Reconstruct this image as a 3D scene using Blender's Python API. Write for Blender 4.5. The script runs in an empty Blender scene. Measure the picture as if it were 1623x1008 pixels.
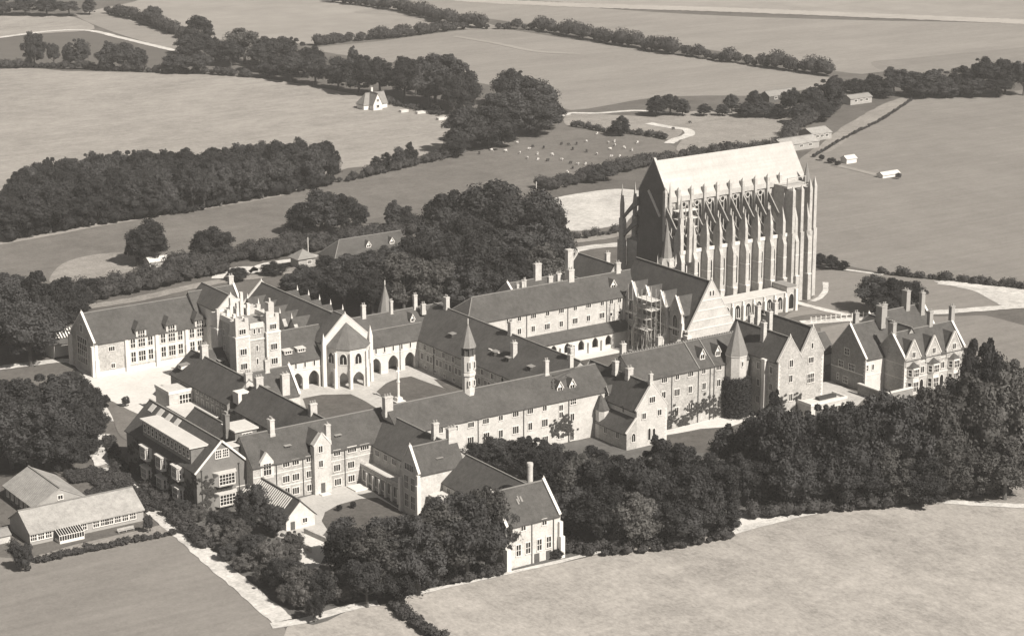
import bpy, math, random
import numpy as np
from mathutils import Matrix, Vector
sc = bpy.context.scene
# ---------------------------------------------------------------- camera
CAM = Vector((-331.2, -525.4, 192.0))
YAW, PITCH, ROLL = 0.59657, 0.26925, 0.003455
fw = Vector((math.sin(YAW) * math.cos(PITCH), math.cos(YAW) * math.cos(PITCH), -math.sin(PITCH)))
rt = Vector((math.cos(YAW), -math.sin(YAW), 0.0)); dn = fw.cross(rt)
rt2 = rt * math.cos(ROLL) + dn * math.sin(ROLL); up2 = rt * math.sin(ROLL) - dn * math.cos(ROLL)
cd = bpy.data.cameras.new('camera'); cam = bpy.data.objects.new('camera', cd); sc.collection.objects.link(cam)
M = Matrix((rt2, up2, -fw)).transposed().to_4x4(); M.translation = CAM; cam.matrix_world = M
cd.sensor_width = 36.0; cd.lens = 76.21; cd.clip_start = 5.0; cd.clip_end = 20000.0
sc.camera = cam
# ---------------------------------------------------------------- sky, sun, exposure
SUN_EL, SUN_AZ = math.radians(42), math.atan2(0.17, -1.0)     # from the south-south-east of the plan
wd = bpy.data.worlds.new('World'); sc.world = wd; wd.use_nodes = True
nt = wd.node_tree; bg = nt.nodes['Background']
sky = nt.nodes.new('ShaderNodeTexSky'); sky.sky_type = 'NISHITA'; sky.sun_disc = False
sky.sun_elevation = SUN_EL; sky.sun_rotation = SUN_AZ
bw = nt.nodes.new('ShaderNodeRGBToBW'); nt.links.new(sky.outputs[0], bw.inputs[0])
tm = nt.nodes.new('ShaderNodeMixRGB'); tm.blend_type = 'MULTIPLY'; tm.inputs[0].default_value = 1.0
tm.inputs[2].default_value = (1.0, 0.95, 0.92, 1); nt.links.new(bw.outputs[0], tm.inputs[1])
nt.links.new(tm.outputs[0], bg.inputs[0]); bg.inputs[1].default_value = 0.05
sl = bpy.data.lights.new('sun', 'SUN'); sl.energy = 5.0; sl.angle = math.radians(0.5); sl.color = (1.0, 0.925, 0.83)
so = bpy.data.objects.new('sun', sl); sc.collection.objects.link(so)
sdir = Vector((math.cos(SUN_EL) * math.sin(SUN_AZ), math.cos(SUN_EL) * math.cos(SUN_AZ), math.sin(SUN_EL)))
so.rotation_euler = sdir.to_track_quat('Z', 'Y').to_euler(); so.location = (0, -200, 260)
sc.view_settings.view_transform = 'Standard'; sc.view_settings.look = 'None'
sc.view_settings.exposure = 0.6; sc.view_settings.gamma = 1.0; sc.view_settings.use_curve_mapping = False
sc.cycles.max_bounces = 5; sc.cycles.volume_bounces = 0; sc.cycles.diffuse_bounces = 3

COL = sc.collection
rng = random.Random(7)
# ---------------------------------------------------------------- materials
def mat(name, base, var=0.2, scales=(0.3, 2.0), rough=0.9, bump=0.0, bscale=3.0, stretch=(1, 1, 1), spec=0.2, objvar=0.0, detail=6.0, courses=0.0, streak=0.0, sang=0.5):
    m = bpy.data.materials.new(name); m.use_nodes = True
    n = m.node_tree; b = n.nodes['Principled BSDF']; L = n.links.new
    b.inputs['Roughness'].default_value = rough; b.inputs['Specular IOR Level'].default_value = spec
    geo = n.nodes.new('ShaderNodeNewGeometry'); mp = n.nodes.new('ShaderNodeMapping'); mp.inputs['Scale'].default_value = stretch
    L(geo.outputs['Position'], mp.inputs['Vector'])
    acc = None
    for i, s in enumerate(scales):
        t = n.nodes.new('ShaderNodeTexNoise'); t.inputs['Scale'].default_value = s; t.inputs['Detail'].default_value = detail
        t.inputs['Roughness'].default_value = 0.62
        L(mp.outputs[0], t.inputs['Vector'])
        if acc is None: acc = t.outputs[0]
        else:
            a = n.nodes.new('ShaderNodeMath'); a.operation = 'ADD'; L(acc, a.inputs[0]); L(t.outputs[0], a.inputs[1]); acc = a.outputs[0]
    lo, hi = 0.5 * len(scales) - 0.26 * math.sqrt(len(scales)), 0.5 * len(scales) + 0.26 * math.sqrt(len(scales))
    mr = n.nodes.new('ShaderNodeMapRange'); mr.clamp = False
    mr.inputs[1].default_value = lo; mr.inputs[2].default_value = hi
    mr.inputs[3].default_value = 1 - var; mr.inputs[4].default_value = 1 + var; L(acc, mr.inputs[0])
    val = mr.outputs[0]
    if streak:
        m2 = n.nodes.new('ShaderNodeMapping'); m2.inputs['Rotation'].default_value = (0, 0, sang); m2.inputs['Scale'].default_value = (0.02, 0.42, 1)
        L(geo.outputs['Position'], m2.inputs['Vector'])
        t = n.nodes.new('ShaderNodeTexNoise'); t.inputs['Scale'].default_value = 1.0; t.inputs['Detail'].default_value = 5.0; L(m2.outputs[0], t.inputs['Vector'])
        r = n.nodes.new('ShaderNodeMapRange'); r.inputs[1].default_value = 0.25; r.inputs[2].default_value = 0.75; r.inputs[3].default_value = 1 - streak; r.inputs[4].default_value = 1 + streak; L(t.outputs[0], r.inputs[0])
        q = n.nodes.new('ShaderNodeMath'); q.operation = 'MULTIPLY'; L(val, q.inputs[0]); L(r.outputs[0], q.inputs[1]); val = q.outputs[0]
    if objvar:
        oi = n.nodes.new('ShaderNodeObjectInfo'); r = n.nodes.new('ShaderNodeMapRange')
        r.inputs[3].default_value = 1 - objvar; r.inputs[4].default_value = 1 + objvar; L(oi.outputs['Random'], r.inputs[0])
        q = n.nodes.new('ShaderNodeMath'); q.operation = 'MULTIPLY'; L(val, q.inputs[0]); L(r.outputs[0], q.inputs[1]); val = q.outputs[0]
    mx = n.nodes.new('ShaderNodeMixRGB'); mx.blend_type = 'MULTIPLY'; mx.inputs[0].default_value = 1.0
    c = base if isinstance(base, tuple) else (base, base * 0.985, base * 0.955)
    mx.inputs[1].default_value = (*c, 1); L(val, mx.inputs[2]); L(mx.outputs[0], b.inputs['Base Color'])
    if bump:
        t = n.nodes.new('ShaderNodeTexNoise'); t.inputs['Scale'].default_value = bscale; t.inputs['Detail'].default_value = 4
        L(mp.outputs[0], t.inputs['Vector']); h = t.outputs[0]
        if courses:
            w = n.nodes.new('ShaderNodeTexWave'); w.bands_direction = 'Z'; w.inputs['Scale'].default_value = courses; w.inputs['Distortion'].default_value = 0.6
            L(mp.outputs[0], w.inputs['Vector'])
            a = n.nodes.new('ShaderNodeMath'); a.operation = 'ADD'; L(h, a.inputs[0]); L(w.outputs['Fac'], a.inputs[1]); h = a.outputs[0]
        bp = n.nodes.new('ShaderNodeBump'); bp.inputs['Strength'].default_value = bump; bp.inputs['Distance'].default_value = 0.25
        L(h, bp.inputs['Height']); L(bp.outputs[0], b.inputs['Normal'])
    return m
MT = dict(
    flint=mat('flint_rubble', 0.38, 0.42, (0.4, 1.6, 4.5), bump=0.35, bscale=6),
    render=mat('pale_flint_wall', 0.49, 0.30, (0.3, 1.5, 4.0), bump=0.25, bscale=5),
    knap_and_shade=mat('knapped_and_shaded_flint', 0.24, 0.40, (0.6, 1.8, 4.5), bump=0.35, bscale=6),  # dark knapped flint; also paints shade into the refectory walls
    ashlar=mat('pale_ashlar', 0.56, 0.22, (0.4, 1.5, 4.0), bump=0.1),
    trim=mat('limestone_trim', 0.62, 0.12, (0.8, 5.0)),
    chapel=mat('chapel_limestone', 0.42, 0.36, (0.2, 0.9, 3.0), bump=0.2, bscale=2),
    chapel_shade=mat('painted_shade_stone', 0.25, 0.35, (0.3, 1.2, 3.0), bump=0.2, bscale=2),  # chapel stone darkened to paint shade into the flying buttresses
    chapel_dark=mat('unfaced_gable_brickwork', 0.15, 0.25, (0.2, 1.2), bump=0.3),
    roof=mat('clay_tile_roof', 0.092, 0.42, (0.16, 0.9, 3.2), bump=0.5, bscale=4, courses=2.2),
    roof_old=mat('mossy_tile_roof', 0.085, 0.38, (0.5, 1.8), bump=0.6, bscale=3, courses=2.0),
    roof_pale=mat('weathered_pale_roof', 0.31, 0.36, (0.18, 0.7, 2.5), bump=0.3, courses=2.0),
    roof_grey=mat('grey_stone_slates', 0.135, 0.3, (0.6, 2.5), bump=0.4, courses=2.0),
    roof_stone=mat('stone_slate_spire', 0.24, 0.2, (0.6, 3.0), bump=0.4, courses=2.0),
    copper=mat('pale_lead_roof', 0.40, 0.16, (0.03, 0.3, 1.5), rough=0.6, stretch=(1, 1, 0.25), streak=0.1, sang=1.5708),
    lead=mat('sheet_lead', 0.54, 0.14, (0.4, 2.0), rough=0.7),
    ridge=mat('ridge_tile', 0.20, 0.2, (1.0, 4.0)),
    brick=mat('red_brick', 0.17, 0.22, (0.5, 4.0), bump=0.2),
    brickpale=mat('pale_brick', 0.32, 0.18, (0.5, 4.0), bump=0.2),
    glass=mat('window_glass', 0.018, 0.4, (0.8,), rough=0.2, spec=0.25),
    dark=mat('dark_iron', 0.05, 0.2, (1.0,)),
    wood=mat('dark_timber', 0.09, 0.3, (1.0, 5.0)),
    white=mat('white_paint', 0.66, 0.08, (1.0,)),
    pole=mat('scaffold_timber', 0.36, 0.25, (1.0, 4.0)),
    plank=mat('scaffold_board', 0.62, 0.15, (1.0, 4.0)),
    bark=mat('tree_bark', 0.09, 0.3, (1.0, 6.0)),
    leaf=mat('broadleaf_foliage', (0.036, 0.036, 0.0365), 0.45, (0.12, 0.6), rough=0.75, objvar=0.55),
    leaf_mid=mat('lighter_broadleaf_foliage', (0.062, 0.061, 0.059), 0.45, (0.12, 0.6), rough=0.75, objvar=0.35),
    leaf_pale=mat('silvery_shrub_foliage', (0.085, 0.083, 0.081), 0.4, (0.15, 0.7), rough=0.75, objvar=0.25),
    leaf_dark=mat('dark_evergreen_foliage', (0.023, 0.023, 0.0235), 0.4, (0.12, 0.6), rough=0.75, objvar=0.25),
    hedge=mat('hedge_foliage', (0.046, 0.045, 0.045), 0.4, (0.1, 0.5), rough=0.8),
    ivy=mat('ivy_leaves', (0.055, 0.054, 0.052), 0.4, (0.5, 2.0), rough=0.7),
    wool=mat('pale_coat', 0.5, 0.1, (2.0,)), wooldark=mat('dark_coat', 0.06, 0.2, (2.0,)),
)
# ---------------------------------------------------------------- mesh helpers
class MB:
    def __init__(s): s.v = []; s.f = []
    def add(s, vs, fs):
        o = len(s.v); s.v += [tuple(p) for p in vs]; s.f += [tuple(i + o for i in q) for q in fs]; return s
    def box(s, x0, x1, y0, y1, z0, z1):
        return s.add([(x0, y0, z0), (x1, y0, z0), (x1, y1, z0), (x0, y1, z0), (x0, y0, z1), (x1, y0, z1), (x1, y1, z1), (x0, y1, z1)],
                     [(3, 2, 1, 0), (4, 5, 6, 7), (0, 1, 5, 4), (1, 2, 6, 5), (2, 3, 7, 6), (3, 0, 4, 7)])
    def prism(s, poly, z0, z1, cap=True):                       # poly in xy, counter-clockwise
        n = len(poly); o = [(x, y, z0) for x, y in poly] + [(x, y, z1) for x, y in poly]
        f = [(i, (i + 1) % n, n + (i + 1) % n, n + i) for i in range(n)]
        if cap: f += [tuple(range(n, 2 * n)), tuple(reversed(range(n)))]
        return s.add(o, f)
    def cone(s, poly, z0, apex):
        n = len(poly); o = [(x, y, z0) for x, y in poly] + [apex]
        return s.add(o, [(i, (i + 1) % n, n) for i in range(n)] + [tuple(reversed(range(n)))])
    def extr(s, pts, vec):                                      # pts: planar polygon in 3d, extruded by vec
        n = len(pts); o = [tuple(p) for p in pts] + [tuple(p[k] + vec[k] for k in range(3)) for p in pts]
        return s.add(o, [tuple(range(n)), tuple(reversed(range(n, 2 * n)))] + [(i, n + i, n + (i + 1) % n, (i + 1) % n) for i in range(n)])
    def bar(s, a, b, w, h=None):                                # square bar from a to b
        a = Vector(a); b = Vector(b); d = (b - a).normalized(); h = h or w
        u = d.cross(Vector((0, 0, 1)));
        if u.length < 1e-3: u = Vector((1, 0, 0))
        u.normalize(); v = u.cross(d)
        q = []
        for p in (a, b):
            for su, sv in ((-1, -1), (1, -1), (1, 1), (-1, 1)): q.append(p + u * (su * w / 2) + v * (sv * h / 2))
        return s.add(q, [(0, 1, 2, 3), (7, 6, 5, 4), (0, 4, 5, 1), (1, 5, 6, 2), (2, 6, 7, 3), (3, 7, 4, 0)])
    def slab(s, vs, fs, t):                                     # thick sheet under the given top faces
        n = len(vs); low = [(x, y, z - t) for x, y, z in vs]; edges = {}
        for q in fs:
            for i in range(len(q)):
                e = (q[i], q[(i + 1) % len(q)]); edges[e] = 1
        side = [(b, a, a + n, b + n) for a, b in edges if (b, a) not in edges]
        return s.add(list(vs) + low, list(fs) + [tuple(i + n for i in reversed(q)) for q in fs] + side)
    def mesh(s, name, m, off=(0, 0, 0)):
        me = bpy.data.meshes.new(name)
        me.from_pydata([(x - off[0], y - off[1], z - off[2]) for x, y, z in s.v], [], s.f); me.materials.append(m); me.update(); return me
def link(o, parent=None):
    COL.objects.link(o)
    if parent is not None: o.parent = parent
    return o
def tag(o, label=None, cat=None, group=None, kind=None):
    for k, v in (('label', label), ('category', cat), ('group', group), ('kind', kind)):
        if v: o[k] = v
    return o
def thing(name, label, cat, loc, group=None):
    o = bpy.data.objects.new(name, None); o.location = loc; o.empty_display_size = 0.5
    return tag(link(o), label, cat, group)
def part(name, mb, m, root, label=None):
    r = root
    while r.parent is not None: r = r.parent
    o = bpy.data.objects.new(name, mb.mesh(name, MT[m] if isinstance(m, str) else m, r.location))
    link(o, root)
    if label: o['label'] = label
    return o
def single(name, mb, m, label, cat, group=None, kind=None, loc=(0, 0, 0)):
    o = bpy.data.objects.new(name, mb.mesh(name, MT[m] if isinstance(m, str) else m, loc)); o.location = loc
    return tag(link(o), label, cat, group, kind)
def ngon(cx, cy, r, n, ph=0.0): return [(cx + r * math.cos(ph + 2 * math.pi * i / n), cy + r * math.sin(ph + 2 * math.pi * i / n)) for i in range(n)]
# windows: one shared mesh for each size; local -y is outwards, origin at the centre
FACE = {'S': 0.0, 'W': -math.pi / 2, 'E': math.pi / 2, 'N': math.pi}
WCACHE = {}
def arch_pts(w, h, n=5):
    sp = h / 2 - 0.8 * w; pts = [(-w / 2, -h / 2), (-w / 2, sp)]
    for i in range(1, n + 1):
        a = i / n; pts.append((-w / 2 + w / 2 * (1 - math.cos(a * math.pi / 2)) * 1.0, sp + 0.8 * w * math.sin(a * math.pi / 2)))
    pts += [(-x, z) for x, z in reversed(pts[:-1])]
    return pts
def wmesh(w, h, n, t, arch, fm, bw):
    k = (w, h, n, t, arch, fm, bw)
    if k in WCACHE: return WCACHE[k]
    s = 0.2; F = MB()
    if arch:
        a = arch_pts(w, h); b = arch_pts(w + 2 * s, h + 2 * s); N = len(a)
        vs = [(x, -0.14, z) for x, z in b] + [(x, -0.14, z) for x, z in a] + [(x, 0.05, z) for x, z in b] + [(x, 0.0, z) for x, z in a]
        fs = []
        for i in range(N):
            j = (i + 1) % N
            fs += [(i, j, N + j, N + i), (2 * N + i, 2 * N + j, j, i), (N + i, N + j, 3 * N + j, 3 * N + i)]
        F.add(vs, fs); P = MB().add([(x, -0.03, z) for x, z in a], [tuple(reversed(range(N)))])
        top = h / 2 - 0.5 * w
    else:
        F.box(-w / 2 - s, w / 2 + s, -0.14, 0.05, h / 2, h / 2 + s); F.box(-w / 2 - s, w / 2 + s, -0.22, 0.05, -h / 2 - s, -h / 2)
        F.box(-w / 2 - s, -w / 2, -0.14, 0.05, -h / 2, h / 2); F.box(w / 2, w / 2 + s, -0.14, 0.05, -h / 2, h / 2)
        P = MB().add([(-w / 2, -0.03, -h / 2), (w / 2, -0.03, -h / 2), (w / 2, -0.03, h / 2), (-w / 2, -0.03, h / 2)], [(0, 1, 2, 3)])
        top = h / 2
    for i in range(1, n): x = -w / 2 + w * i / n; F.box(x - bw, x + bw, -0.115, -0.01, -h / 2, top)
    for i in range(1, t + 1): z = -h / 2 + h * i / (t + 1); F.box(-w / 2, w / 2, -0.10, -0.012, z - bw, z + bw)
    WCACHE[k] = (F.mesh('window', MT[fm]), P.mesh('pane', MT['glass'])); return WCACHE[k]
def win(root, face, a, z, plane, w=1.3, h=1.5, n=2, t=0, arch=False, fm='trim', bw=0.06):
    """a: x on an S/N wall, y on an E/W wall; z: height of the centre"""
    F, P = wmesh(w, h, n, t, arch, fm, bw)
    x, y = (a, plane) if face in 'SN' else (plane, a)
    r = root
    while r.parent is not None: r = r.parent
    o = bpy.data.objects.new('window', F); o.location = (x - r.location[0], y - r.location[1], z - r.location[2]); o.rotation_euler = (0, 0, FACE[face])
    link(o, root); p = bpy.data.objects.new('pane', P); link(p, o); return o
def wins(root, face, plane, items, h=1.5, lw=0.62, t=0, arch=False, fm='trim', dz=0.0, bw=0.06):
    for it in items:
        n = it[2] if len(it) > 2 else 2
        win(root, face, it[0], it[1] + dz, plane, w=lw * n, h=it[3] if len(it) > 3 else h, n=n, t=t, arch=arch, fm=fm, bw=bw)
POT = None
def chimney(root, x, y, z0, z1, w=1.2, d=0.9, pots=2, m='flint', label=None):
    global POT
    b = MB(); b.box(x - w / 2, x + w / 2, y - d / 2, y + d / 2, z0, z1 - 0.35); b.box(x - w / 2 - 0.12, x + w / 2 + 0.12, y - d / 2 - 0.12, y + d / 2 + 0.12, z1 - 0.35, z1 - 0.12)
    b.box(x - w / 2 - 0.02, x + w / 2 + 0.02, y - d / 2 - 0.02, y + d / 2 + 0.02, z1 - 0.12, z1)
    b.box(x - w / 2 - 0.1, x + w / 2 + 0.1, y - d / 2 - 0.1, y + d / 2 + 0.1, z0 - 0.2, z0 + 0.9)
    c = part('chimney', b, m, root, label)
    if POT is None:
        POT = MB().prism(ngon(0, 0, 0.2, 8), 0, 0.55); POT.prism(ngon(0, 0, 0.25, 8), 0.551, 0.65); POT = POT.mesh('chimney_pot', MT['brickpale'])
    r = root
    while r.parent is not None: r = r.parent
    for i in range(pots):
        o = bpy.data.objects.new('chimney_pot', POT); t = (i + 0.5) / pots - 0.5
        o.location = (x + (t * w if w >= d else 0) - r.location[0], y + (t * d if d > w else 0) - r.location[1], z1 - 0.002 - r.location[2]); link(o, c)
    return c
def gable_roof(root, x0, x1, y0, y1, ze, zr, axis='x', ends='gg', ov=0.3, t=0.26, m='roof', cop=(0, 0), ridge=True, rpos=None, name='roof'):
    """ridge along axis; ends: g gable, h hip; cop: 1 where a raised stone gable closes that end"""
    if axis == 'x': a0, a1, b0, b1 = x0, x1, y0, y1
    else: a0, a1, b0, b1 = y0, y1, x0, x1
    c = (b0 + b1) / 2 if rpos is None else rpos
    s0 = (zr - ze) / (c - b0); s1 = (zr - ze) / (b1 - c)
    hip = min(c - b0, b1 - c)
    A0 = a0 + 0.25 if cop[0] else (a0 - 0.25); A1 = a1 - 0.25 if cop[1] else (a1 + 0.25)
    e0 = (b0 - ov, ze - ov * s0); e1 = (b1 + ov, ze - ov * s1)
    if ends[0] == 'h': A0 = a0 - ov
    if ends[1] == 'h': A1 = a1 + ov
    r0 = a0 + hip * 0.9 if ends[0] == 'h' else A0; r1 = a1 - hip * 0.9 if ends[1] == 'h' else A1
    P = lambda a, b, z: (a, b, z) if axis == 'x' else (b, a, z)
    vs = [P(A0, *e0), P(A1, *e0), P(r1, c, zr), P(r0, c, zr), P(A0, *e1), P(A1, *e1)]
    fs = [(0, 1, 2, 3), (5, 4, 3, 2)]
    if ends[0] == 'h': fs.append((4, 0, 3))
    if ends[1] == 'h': fs.append((1, 5, 2))
    if axis == 'y': fs = [tuple(reversed(q)) for q in fs]
    o = part(name, MB().slab(vs, fs, t), m, root)
    if ridge:
        rb = MB(); L = abs(r1 - r0); k = max(2, int(L / 1.5))
        p, q = P(r0, c, zr), P(r1, c, zr)
        rb.bar((p[0], p[1], zr + 0.06), (q[0], q[1], zr + 0.06), 0.42, 0.22)
        for i in (0, 1):
            if ends[i] == 'h':
                for e in (e0, e1): rb.bar(P((A0, A1)[i], e[0], e[1] + 0.05), P((r0, r1)[i], c, zr + 0.05), 0.3, 0.18)
        part('ridge_tiles', rb, 'ridge', o)
    return o
def walls(root, x0, x1, y0, y1, z0, ze, zr, axis='x', ends='gg', cop=(0, 0), m='flint', rpos=None, copm='trim', gm=None, over=0.35):
    b = MB(); b.box(x0, x1, y0, y1, z0, ze - 0.12); kn = MB(); cbs = []
    if axis == 'x': a0, a1, b0, b1 = x0, x1, y0, y1
    else: a0, a1, b0, b1 = y0, y1, x0, x1
    c = (b0 + b1) / 2 if rpos is None else rpos
    P = lambda a, bb, z: (a, bb, z) if axis == 'x' else (bb, a, z)
    V = lambda d: (d, 0, 0) if axis == 'x' else (0, d, 0)
    for i, a in ((0, a0), (1, a1)):
        if ends[i] == 'h': continue
        sg = 1 if i == 0 else -1
        if cop[i]:
            h = over; e = 0.02; cb = MB(); cbs.append(cb)
            pts = [P(a - sg * e, b0 - e, z0 if gm else ze - 1.2), P(a - sg * e, b1 + e, z0 if gm else ze - 1.2), P(a - sg * e, b1 + e, ze + h), P(a - sg * e, c, zr + h), P(a - sg * e, b0 - e, ze + h)]
            (kn if gm else b).extr(pts, V(sg * 0.55))
            for bb in (b0, b1):
                sgb = 1 if bb == b0 else -1; s = (zr - ze) / abs(c - bb)
                q = [P(a - sg * 0.12, bb - sgb * 0.3, ze + h - 0.3 * s), P(a - sg * 0.12, c, zr + h + 0.02), P(a - sg * 0.12, c, zr + h + 0.3), P(a - sg * 0.12, bb - sgb * 0.3, ze + h + 0.28 - 0.3 * s)]
                cb.extr(q, V(sg * 0.75))
            cb.add(*[[P(a + sg * dx, c + dy, zr + h + dz) for dx, dy, dz in ((0, -.2, .2), (.4, -.2, .2), (.4, .2, .2), (0, .2, .2), (.2, 0, 1.0))], [(0, 1, 4), (1, 2, 4), (2, 3, 4), (3, 0, 4)]])
        else:
            b.extr([P(a, b0, ze - 0.125), P(a, b1, ze - 0.125), P(a, c, zr - 0.12)], V(sg * 0.4))
    o = part('wall', b, m, root)
    if kn.v: part('gable_wall', kn, gm, root)
    for cb in cbs: part('gable_coping', cb, copm, root)
    return o
def block(root, x0, x1, y0, y1, ze, zr, axis='x', ends='gg', cop=(0, 0), m='flint', rm='roof', z0=-0.3, rpos=None, gm=None, ov=0.35, over=0.35, copm='trim'):
    walls(root, x0, x1, y0, y1, z0, ze, zr, axis, ends, cop, m, rpos, gm=gm, over=over, copm=copm)
    return gable_roof(root, x0, x1, y0, y1, ze, zr, axis, ends, ov=ov, m=rm, cop=cop, rpos=rpos)
def quoins(root, corners, z0, z1, m='trim', st=0.55):
    """corners: (x, y, sx, sy) with sx, sy pointing into the wall"""
    for x, y, sx, sy in corners:
        b = MB(); z = z0; k = 0
        while z + st <= z1 + 0.01:
            lx, ly = (0.75, 0.4) if k % 2 else (0.4, 0.75)
            xs = sorted((x - sx * 0.035, x + sx * lx)); ys = sorted((y - sy * 0.035, y + sy * ly))
            b.box(xs[0], xs[1], ys[0], ys[1], z, z + st - 0.03); z += st; k += 1
        part('corner_stones', b, m, root)
def band(root, x0, x1, y0, y1, z, h=0.28, p=0.1, m='trim'): return part('string_course', MB().box(x0 - p, x1 + p, y0 - p, y1 + p, z, z + h), m, root)
def pipes(root, face, plane, items, z0, z1):
    for a in items:
        b = MB()
        if face == 'S': b.box(a - 0.1, a + 0.1, plane - 0.2, plane - 0.03, z0, z1); b.box(a - 0.22, a + 0.22, plane - 0.26, plane - 0.02, z1 - 0.01, z1 + 0.3)
        else: b.box(plane - 0.2, plane - 0.03, a - 0.1, a + 0.1, z0, z1); b.box(plane - 0.26, plane - 0.02, a - 0.22, a + 0.22, z1 - 0.01, z1 + 0.3)
        part('drainpipe', b, 'dark', root)
def dormer(root, face, a, z, plane, w=1.7, h=1.5, rise=1.3, depth=3.0, style='gable', wm='white', rm='roof', n=2, top='roof_stone'):
    """dormer with its front in the given plane; z: sill height; the back runs into the main roof"""
    S = {'S': (0, 1), 'W': (1, 0), 'N': (0, -1), 'E': (-1, 0)}[face]
    P = lambda u, dpt, zz: (a + u, plane + S[1] * dpt, zz) if face in 'SN' else (plane + S[0] * dpt, a + u, zz)
    flip = face in ('S', 'E')
    b = MB(); hw = w / 2
    ft = [P(-hw, 0, z), P(hw, 0, z), P(hw, 0, z + h)] + ([P(0, 0, z + h + rise)] if style == 'gable' else []) + [P(-hw, 0, z + h)]
    b.extr(ft, tuple(P(0, 0.3, 0)[k] - P(0, 0, 0)[k] for k in range(3)))
    for sg in (-1, 1):
        b.extr([P(sg * hw, 0.28, z), P(sg * hw, 0.28, z + h), P(sg * hw, depth, z + h)], tuple(P(-sg * 0.15, 0, 0)[k] - P(0, 0, 0)[k] for k in range(3)))
    d = part('dormer', b, wm, root)
    r = MB(); o = 0.22
    if style == 'gable':
        s = rise / hw; vs = [P(-hw - o, -0.3, z + h - o * s), P(0, -0.3, z + h + rise + 0.1), P(0, depth + rise, z + h + rise + 0.1), P(-hw - o, depth, z + h - o * s),
                             P(hw + o, -0.3, z + h - o * s), P(hw + o, depth, z + h - o * s)]
        fs = [(0, 1, 2, 3), (1, 4, 5, 2)]
        if not flip: fs = [tuple(reversed(q)) for q in fs]
        r.slab(vs, fs, 0.15)
        c = MB()
        for sg in (-1, 1): c.extr([P(sg * (hw + o), -0.34, z + h - o * s), P(0, -0.34, z + h + rise + 0.12), P(0, -0.34, z + h + rise - 0.25), P(sg * (hw + o - 0.1), -0.34, z + h - o * s - 0.3)], tuple(P(0, 0.06, 0)[k] - P(0, 0, 0)[k] for k in range(3)))
        part('barge_board', c, 'white', d)
    elif style == 'flat':
        vs = [P(-hw - o, -0.3, z + h), P(hw + o, -0.3, z + h), P(hw + o, depth + 0.6, z + h + 0.25), P(-hw - o, depth + 0.6, z + h + 0.25)]
        r.slab(vs, [(0, 1, 2, 3) if flip else (3, 2, 1, 0)], 0.15)
    else:                                                    # hipped
        vs = [P(-hw - o, -0.3, z + h), P(hw + o, -0.3, z + h), P(hw + o, depth, z + h), P(-hw - o, depth, z + h), P(0, hw * 0.9, z + h + rise), P(0, depth + rise, z + h + rise)]
        fs = [(0, 1, 4), (1, 2, 5, 4), (3, 0, 4, 5)]
        if not flip: fs = [tuple(reversed(q)) for q in fs]
        r.slab(vs, fs, 0.15)
    part('dormer_roof', r, rm if style != 'flat' else top, d)
    s_ = w - 0.55
    F, Pn = wmesh(round(s_, 2), round(h - 0.5, 2), n, 0, False, 'white' if wm == 'white' else 'wood' if wm in ('roof', 'wood') else 'trim', 0.07)
    wo = bpy.data.objects.new('window', F); q = P(0, 0, z + h / 2 + 0.05)
    rr = root
    while rr.parent is not None: rr = rr.parent
    wo.location = (q[0] - rr.location[0], q[1] - rr.location[1], q[2] - rr.location[2]); wo.rotation_euler = (0, 0, FACE[face]); link(wo, d)
    # the pane joins the window mesh here so that nothing sits on a fourth level
    me = F.copy(); me.materials.append(MT['glass']); nv = len(me.vertices)
    import bmesh
    bm = bmesh.new(); bm.from_mesh(me); k = len(bm.faces); bm.from_mesh(Pn); bm.faces.ensure_lookup_table()
    for f_ in bm.faces[k:]: f_.material_index = 1
    bm.to_mesh(me); bm.free(); wo.data = me
    return d
def arcade(root, x0, x1, y, th, z0, z1, arches, m, name='arcade_wall'):
    """wall along x with pointed openings that reach down to z0; arches: (cx, w, spring, apex)"""
    pts = [(x0, y, z0)]
    for cx, w, sp, ap in sorted(arches):
        pts += [(cx - w / 2, y, z0), (cx - w / 2, y, sp)]
        for i in range(1, 10):
            a = math.pi * (1 - i / 10.0); u = math.cos(a)
            pts.append((cx + u * w / 2, y, sp + (ap - sp) * (1 - abs(u) ** 1.7) ** 0.72))
        pts += [(cx + w / 2, y, sp), (cx + w / 2, y, z0)]
    pts += [(x1, y, z0), (x1, y, z1), (x0, y, z1)]
    return part(name, MB().extr(pts, (0, th, 0)), m, root)
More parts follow.
